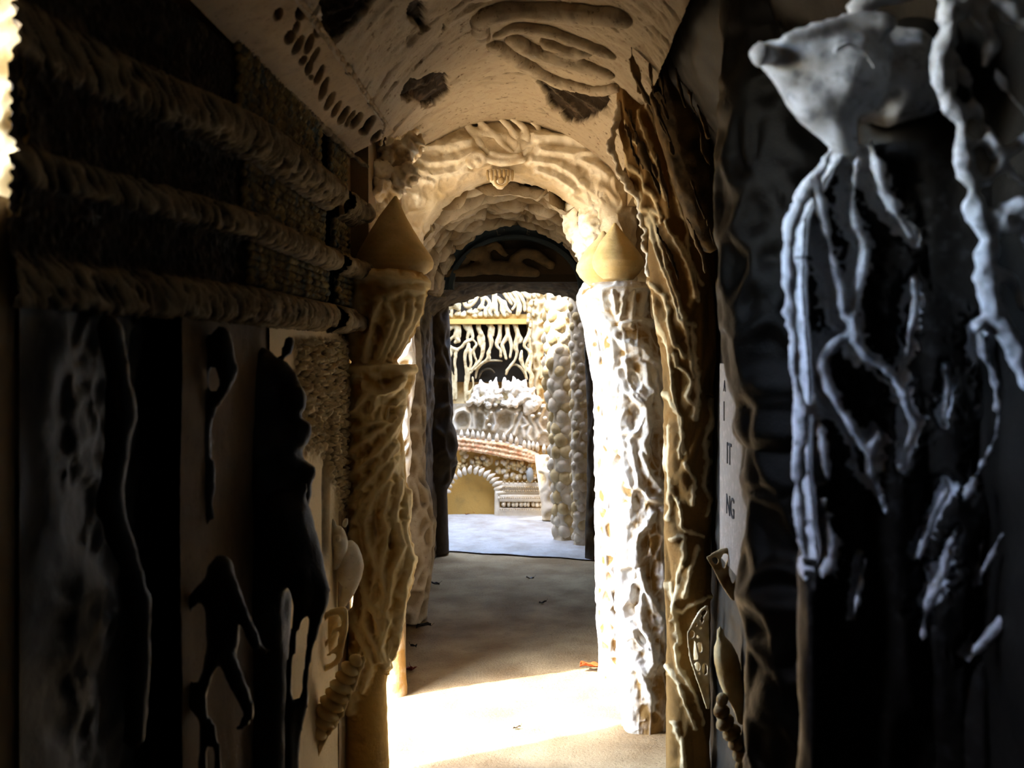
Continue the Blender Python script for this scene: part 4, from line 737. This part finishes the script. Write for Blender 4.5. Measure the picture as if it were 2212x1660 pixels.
# main row of seven standing figures
lo = [[[(180,590,34),(220,650,30),(210,740,30),(240,810,28)],[(180,600,34),(120,660,26),(100,680,14)],[(250,620,20),(255,750,18),(200,830,20)],[(190,740,16),(120,810,20),(110,860,18),(150,900,24),(220,930,26)],[(130,900,20),(140,970,22),(110,1060,18),(120,1150,16),(150,1250,18),(150,1450,18),(160,1560,22)],[(210,930,22),(200,1020,20),(190,1100,16),(205,1200,16),(200,1400,20),(200,1560,22)]],
 [[(320,590,30),(350,660,28),(380,620,28),(410,700,20),(420,780,18),(330,830,20),(280,890,18),(200,930,18)],[(390,600,24),(370,700,22),(350,780,16)],[(430,800,14),(470,860,16),(430,930,20),(450,1020,14),(470,1080,14),(410,1200,14),(380,1230,16)]],
 [[(370,850,22),(360,920,26),(330,960,22),(320,1050,18),(340,1200,18),(330,1300,14),(325,1400,16),(330,1590,18)],[(400,930,22),(390,1000,20),(400,1100,18),(380,1200,16),(370,1290,16),(350,1400,14),(350,1500,14)],[(420,1280,14),(430,1400,12),(390,1480,18),(390,1590,18)]],
 [[(495,580,26),(500,660,28),(540,740,28),(560,830,22),(550,940,26),(530,1030,18),(480,1100,18),(400,1190,18)],[(500,760,22),(510,850,18),(540,900,16)]],
 [[(650,575,26),(650,660,28),(640,740,28),(660,820,28),(650,900,18),(620,970,22),(640,1040,18)],[(600,600,12),(640,640,14)],[(690,640,16),(680,740,18)],[(640,960,18),(600,1050,16),(520,1110,14),(440,1180,14)]],
 [[(770,590,28),(770,680,24),(760,770,26),(730,830,24),(740,890,18),(780,930,16),(780,1010,18)],[(780,740,16),(770,830,14)]],
 [[(860,570,26),(865,660,26),(870,740,28),(820,820,24),(800,870,22),(830,960,18),(850,1040,16)],[(880,740,24),(910,830,22),(920,900,20),(910,960,16),(900,1020,16)]],
 [[(960,590,30),(980,660,28),(1000,740,28),(980,830,28),(970,900,28),(990,960,20),(960,1060,16),(870,1180,18),(850,1240,14)],[(1020,740,18),(1050,790,20),(1030,830,16)]],
 [[(1160,560,18),(1150,700,22),(1110,790,24),(1080,870,20),(1120,920,14),(1160,980,18),(1110,1100,16),(1100,1200,14)],[(1150,780,16),(1160,900,14),(1180,1020,16),(1150,1180,22),(1180,1260,26),(1170,1350,26),(1180,1480,24)]],
 [[(1050,940,14),(1040,1040,26),(1060,1110,20),(1100,1220,12),(1120,1300,12)]]]
lab_l = ['leftmost figure of the standing row, bending over with long thin legs', 'second figure from left, arms spread into its neighbour', 'lower twin figure with thin legs under the second figure', 'twisted standing figure, third body from left under the ledge',
 'upright figure with small raised arm, middle of the standing row', 'slim wavy figure directly right of the row middle', 'figure with two parted legs, right of the slim wavy one', 'rightmost full figure of the row whose leg arches over the niche', 'tall narrow figure column in front of the ochre pilaster', 'drop-shaped hanging lobe beside the tall narrow figure']
for i, (b_, l_) in enumerate(zip(lo, lab_l)): figure(b_, l_, 'row of standing figures under the ledge', s=30+i, d=.0 if i < 8 else .05)
# ochre pilaster right of the figures
pl = empty('ochre_pilaster', PF(1155, 800, 0), 'ochre pilaster of stacked knots right of the standing figures', 'pilaster')
pcol('shaft', [(618,1140,1186),(680,1140,1180),(760,1142,1172),(800,1148,1170),(850,1150,1172),(900,1148,1176)], 9.74, relief([], [], 0, 0, netproc(16, 9, .02, .6, s=77, relw=.6), s=19), M['fac'], pl, nv=160, nu=60)
for i, (x, y, r) in enumerate([(1150,250,34),(1170,330,30),(1150,420,30),(1140,500,32),(1160,620,26),(1230,340,26),(1200,480,22),(1130,560,26),(1210,230,36),(1260,220,30)]):
    px, py = Z1(x, y); organic('knot', [ball(PF(px, py, .05), (r*.0007, .04, r*.0012)), ball(PF(px+1, py-4, .06), (r*.0005, .03, r*.0006))], M['fac'], pl, .008, 2, .004, 30, i)
# niche hood arcs
nh = empty('niche_hood', PF(1080, 800, -.1), 'dark ribbed hood niche above the coral mound', 'niche')
organic('rib', [limb([(460,1290,12),(480,1180,16),(560,1090,16),(680,1060,14),(800,1070,12)], Z1, -.06)], M['fac'], nh, .009, 1)
organic('rib', [limb([(500,1300,10),(540,1200,14),(640,1170,14),(700,1220,12)], Z1, -.06)], M['dark'], nh, .009, 1)
organic('rib', [limb([(850,1200,14),(920,1120,16),(1010,1130,16),(1080,1220,14),(1110,1300,12)], Z1, -.03)], M['fac'], nh, .009, 1)
organic('rib', [limb([(1210,1100,14),(1290,1070,16),(1310,1170,16),(1290,1290,16),(1330,1250,14)], Z1, .0)], M['fac'], nh, .009, 1)
# coral mound
cm = []
rs = random.Random(5)
def moundpt(t): return
for i in range(90):
    x = rs.uniform(360, 1250); top = np.interp(x, [340, 500, 560, 700, 800, 960, 1060, 1150, 1250], [1620, 1330, 1340, 1400, 1360, 1330, 1300, 1400, 1450]); y = rs.uniform(top+20, 1640); px, py = Z1(x, y)
    cm.append(ball(PF(px, py, .02+.10*(y-1300)/340*rs.random()), (rs.uniform(.014, .035), .05, rs.uniform(.016, .045))))
for (x, y) in [(530,1330),(720,1310),(650,1340),(830,1300),(940,1290),(1020,1340),(1100,1330),(1040,1400),(900,1400),(690,1450),(1200,1450),(590,1380),(470,1400)]:
    px, py = Z1(x, y); cm.append(limb([(x, y-20, 12), (x+rs.uniform(-14, 14), y+40, 26), (x, y+120, 34)], Z1, .06))
o = organic('coral_mound', cm, M['facw'], None, .010, 1, .010, 45, 31); tag(o, 'pitted white coral-like mound of knobs under the hood niche', 'carving')
# medallion band
def band_fn(U, V):
    a = PF(955, 1060-0, 0); px = 948+U*242; py = np.interp(V, [0, 1], [950, 872]); py = py+14*U*(1-V)
    X = np.stack([(px-VX)*k_, np.full_like(U, YF-.02), H+(VY-py)*k_], 1); return X
def frz(u, v): return Z2(u, v)
MB = W([[frz(150,350),frz(135,260),frz(170,180),frz(230,160),frz(290,190),frz(310,260),frz(290,340)], [frz(320,170),frz(330,260),frz(330,340)], [frz(380,160),frz(425,190),frz(440,260),frz(430,340)], [frz(520,190),frz(540,300),frz(520,360)],
  [frz(560,180),frz(640,150),frz(720,170),frz(760,160)], [frz(750,160),frz(720,230),frz(690,330),frz(640,400)], [frz(800,200),frz(760,300),frz(720,400)], [frz(810,230),frz(850,300),frz(800,330),frz(820,420)], [frz(860,170),frz(890,260),frz(930,330),frz(950,420)],
  [frz(1040,60),frz(1000,160),frz(950,280),frz(1000,360),frz(1060,380)], [frz(880,330),frz(850,400),frz(880,450)], [frz(440,160),frz(500,170),frz(460,230),frz(430,300)]], 3.4)
patch('medallion_band', band_fn, 230, 110, relief(MB, [frz(220,260)+(17,18,0), frz(390,260)+(10,20,0), frz(640,270)+(17,20,15)], .030, .03, s=20, warpa=1.), M['facg'], wbk)
for i, (cx_, cy_) in enumerate([(210,400),(270,395),(320,400),(370,410),(420,415),(480,430),(555,430),(620,430),(690,440),(745,460),(820,500),(865,505),(905,505),(945,520),(1010,540),(1060,560)]):
    px, py = Z2(cx_, cy_); hh = 9+.6*(i % 3); o = solid('pointed_lobe', [tube([PF(px, py-hh, .03)+(.006,), PF(px, py-hh*.3, .07)+(.018,), PF(px, py+hh*.5, .06)+(.021,), PF(px, py+hh, .04)+(.012,)], 8)], M['facg'], wbk, .004, 30, i)
for i, (cx_, cy_, r) in enumerate([(500,190,20),(470,100,22),(540,110,24),(640,90,26),(750,90,26),(690,120,18),(600,160,16),(460,250,18),(480,310,20),(740,200,24),(900,220,22),(1000,130,24),(1020,240,20),(960,200,20),(430,90,18),(860,110,22)]):
    px, py = Z2(cx_, cy_); solid('pebble', [ball(PF(px, py, .07), (r/4.486*k_, .04, r/4.486*k_*.85), 2)], M['facg'], wbk, .005, 30, i)
o = organic('white_boulder', [ball(PF(1147, 876, .06), (.085, .06, .075)), ball(PF(1160, 868, .05), (.05, .05, .06)), ball(PF(1138, 888, .05), (.04, .05, .05))], M['facw'], None, .01, 3, .006, 30, 3)
tag(o, 'rounded white boulder resting above the medallion band, right of the coral mound', 'boulder')
# segmental arch of reddish stones
am = empty('segmental_arch', PF(1060, 970, 0), 'shallow arch of reddish tufa stones across the far facade', 'arch')
top = [(160,430),(340,450),(440,465),(590,480),(640,490),(745,520),(830,545),(950,600)]; bot = [(170,545),(345,560),(440,575),(590,605),(640,620),(735,630),(825,645),(945,665)]
segs = [(0, 1), (1, 2), (2, 3), (3, 4.6), (4.6, 6), (6, 7)]
rs = random.Random(8)
for s_i, (a, b) in enumerate(segs):
    def at(L, t): i = min(int(t), len(L)-2); f = t-i; return (L[i][0]+(L[i+1][0]-L[i][0])*f, L[i][1]+(L[i+1][1]-L[i][1])*f)
    V, bls = [], []
    for t in np.linspace(a+.08, b-.08, 4):
        for f in (.12, .5, .88):
            u = at(top, t); v = at(bot, t); px, py = Z2(u[0]+(v[0]-u[0])*f, u[1]+(v[1]-u[1])*f); bls.append(ball(PF(px, py, .045), (.026+rs.random()*.008, .07, .027)))
    organic('stone', bls, M['red'], am, .009, 2, .007, 26, s_i)
solid('mortar_line', [limb([(a_[0], a_[1]-8, 12) for a_ in top], Z2, .05)], M['facw'], am, .003, 30, 2)
# pebble masonry under the arch
def peb_fn(U, V):
    px = 984+U*186; yt = np.interp(px, [984, 1080, 1170], [972, 984, 1000]); yb = np.interp(px, [984, 1050, 1085, 1170], [1022, 1022, 1046, 1048]); py = yb+(yt-yb)*V
    return np.stack([(px-VX)*(YF+.06)/F, np.full_like(U, YF+.06), H+(VY-py)*(YF+.06)/F], 1)
def peb_h(X, U, V):
    q = warp(np.stack([X[:, 0]*13, X[:, 1]*0, X[:, 2]*10], 1), .3, 1.2, 3); d1, d2, c = worley(q, 12); s_ = sst(0, .5, d2-d1)
    return .05*s_**.6*(.6+.6*c)+.006*fbm(X*30, 2, 1), .25+.6*s_
patch('pebble_masonry', peb_fn, 190, 80, peb_h, M['fac'], wbk)
rs = random.Random(3)
for i in range(90):
    px = 990+rs.random()*178; py = np.interp(px, [984, 1170], [980, 1006])+rs.random()*36
    if px < 1075 and py > 1012: continue
    solid('pebble', [ball(PF(px, py, -.01), (rs.uniform(.016, .034), .045, rs.uniform(.02, .034)), 2, ('Y', rs.uniform(-.6, .6)))], M['fac'] if rs.random() < .6 else M['facw'], wbk, .005, 26, i)
o = solid('grey_cobble', [ball(PF(1145, 1026, .08), (.036, .035, .072), 3)], M['grey'], None, .004, 18, 2); tag(o, 'upright blue-grey oval cobble standing on the frieze shelf', 'stone')
# arched blind niche with border of pointed stones
an = empty('blind_niche', PF(1022, 1100, 0), 'plain ochre blind niche with a border of pointed white stones', 'niche')
V, fl = [PF(1020, 1118, -.06)], []
pts = [(968,1118),(967,1060),(970,1048),(980,1038),(995,1029),(1015,1025),(1035,1028),(1052,1036),(1064,1047),(1070,1060),(1070,1118)]
V += [PF(x, y, -.06) for x, y in pts]; fl = [[0, i+1, i] for i in range(1, len(pts))]
me = mesh('niche_back', V, fl, M['nicheback'], an, smooth=False)
pth = [(968,1062),(972,1044),(984,1031),(998,1022),(1015,1018),(1033,1020),(1048,1027),(1060,1036),(1069,1047),(1075,1060),(1078,1076)]
for i in range(16):
    t = i/15*(len(pth)-1.001); j = int(t); f = t-j; x = pth[j][0]+(pth[j+1][0]-pth[j][0])*f; y = pth[j][1]+(pth[j+1][1]-pth[j][1])*f
    dx, dy = x-1020, y-1075; l = math.hypot(dx, dy); dx /= l; dy /= l
    solid('pointed_stone', [tube([PF(x-dx*3, y-dy*3, .05)+(.02,), PF(x+dx*3, y+dy*3, .06)+(.022,), PF(x+dx*11+3, y+dy*9, .05)+(.014,), PF(x+dx*15+4, y+dy*12, .03)+(.005,)], 8)], M['facw'], an, .004, 24, i)
solid('jamb', [limb([(1074,1062,5),(1074,1090,5),(1074,1116,5.5)], None, .05)], M['facw'], an, .003, 20, 2)
solid('sill', [tube([PF(966, 1119, -.02)+(.012,), PF(1072, 1118, -.02)+(.012,)], 8)], M['sand'], an)
# frieze shelf block
fb = empty('frieze_block', PF(1125, 1080, 0), 'white block with rows of dots and pebbles beside the blind niche', 'frieze')
def bx(nm, x0, x1, y0, y1, d, mat='facw', par=fb, back=-.08):
    a = PF(x0, y1, 0); b = PF(x1, y0, 0); o = boxes(nm, [(a[0], b[0], YF-d, YF-back, a[2], b[2])], M[mat], par, bevel=.004); roughen(o, .002, 20, 1); return o
bx('block', 1078, 1176, 1043, 1068, .05); bx('shelf', 1080, 1172, 1068, 1082, .08); bx('block', 1078, 1176, 1082, 1097, -.03, 'dark'); bx('plinth', 1078, 1176, 1096, 1120, .07)
for i in range(20):
    for (y, r, d) in ((1042, .010, .05), (1053, .011, .06), (1061, .010, .06), (1076, .009, .09), (1101, .008, .08)):
        if y == 1042 and i % 2: continue
        x = 1081+i*4.7+(2 if y in (1061,) else 0); solid('dot', [ball(PF(x, y, d), (r, r, r*1.1), 1)], M['facw'], fb)
for i, (x, r) in enumerate([(1088,.022),(1099,.018),(1109,.024),(1116,.018),(1126,.024),(1134,.02),(1141,.018),(1152,.022),(1160,.024),(1168,.018)]): solid('pebble', [ball(PF(x, 1090, .05), (r, .03, .027), 2)], M['facw'], fb, .003, 30, i)
# white buttress between facade and cobbled columns
cb = empty('white_buttress', PF(1180, 1110, .3), 'smooth white buttress rising between the frieze block and the cobbled columns', 'buttress')
pcol('shaft', [(985,1160,1186),(1000,1160,1196),(1030,1164,1200),(1060,1168,1200),(1100,1172,1202),(1123,1174,1206)], 9.35, relief([], [], 0, 0, netproc(9, 7, .02, .6, s=81, relw=.6), s=21), M['facw'], cb, nv=90, nu=60)
# cobbled columns
def cobcol(label, edges, Y, xs, seed, rr=(11, 15), ys=(640, 1160), white=.5, step=24):
    e = empty('cobbled_column', P((edges[-1][1]+edges[-1][2])/2, edges[-1][0], Y)[:2]+(0,), label, 'column')
    pcol('core', edges, Y, relief([], [], 0, 0, netproc(12, 8, .012, .6, s=seed, relw=.7), s=seed), M['facw'], e, nv=160, nu=70)
    E = np.array(edges, float); r_ = random.Random(seed); kk = Y/F; row = 0; y = ys[0]
    while y < ys[1]:
        l = np.interp(y, E[:, 0], E[:, 1]); r = np.interp(y, E[:, 0], E[:, 2]); c, h = (l+r)/2, (r-l)/2*kk; cx = (c-VX)*kk; n = xs
        for i in range(n):
            a = -math.pi+(i+.5*(row % 2)+r_.uniform(-.15, .15))*math.pi*1.15/n; R_ = r_.uniform(*rr)*kk
            solid('cobble', [ball((cx+(h-.25*R_)*math.cos(a), Y+(h-.25*R_)*math.sin(a), H+(VY-y-r_.uniform(-3, 3))*kk), (R_*.85, R_*.6, R_), 2, ('Y', r_.uniform(-.5, .5)))], M['facw'] if r_.random() < white else M['fac'], e, .006, 20, i+row*7)
        y += step*r_.uniform(.85, 1.1); row += 1
cobcol('broad cobbled column of stacked rounded stones right of the far facade', [(620,1184,1250),(700,1180,1252),(760,1178,1250),(830,1180,1248),(900,1190,1246),(1000,1190,1244),(1060,1196,1246),(1120,1198,1244),(1150,1200,1246),(1172,1196,1250)], 8.45, 4, 91, (14, 19), (636, 1150), .55, 25)
cobcol('slender cobbled column close beside the right doorway pier', [(620,1228,1275),(800,1235,1272),(1000,1236,1270),(1100,1240,1268),(1160,1241,1266),(1186,1239,1268)], 8.2, 3, 93, (10, 14), (640, 1165), .6, 22)
# piece of the facade to the left and above, out of direct view
def rest_fn(U, V): return np.stack([-2.2+U*2.8, np.full_like(U, 9.93), 1.0+V*1.74], 1)
patch('rough_render', rest_fn, 140, 110, lambda X, U, V: (.03*fbm(X*4, 3, 3)+.03*net(warp(X*7, .4, 1), 8, .5)[0], .5+.4*fbm(X*6, 3, 3)), M['ochre'], wbk)
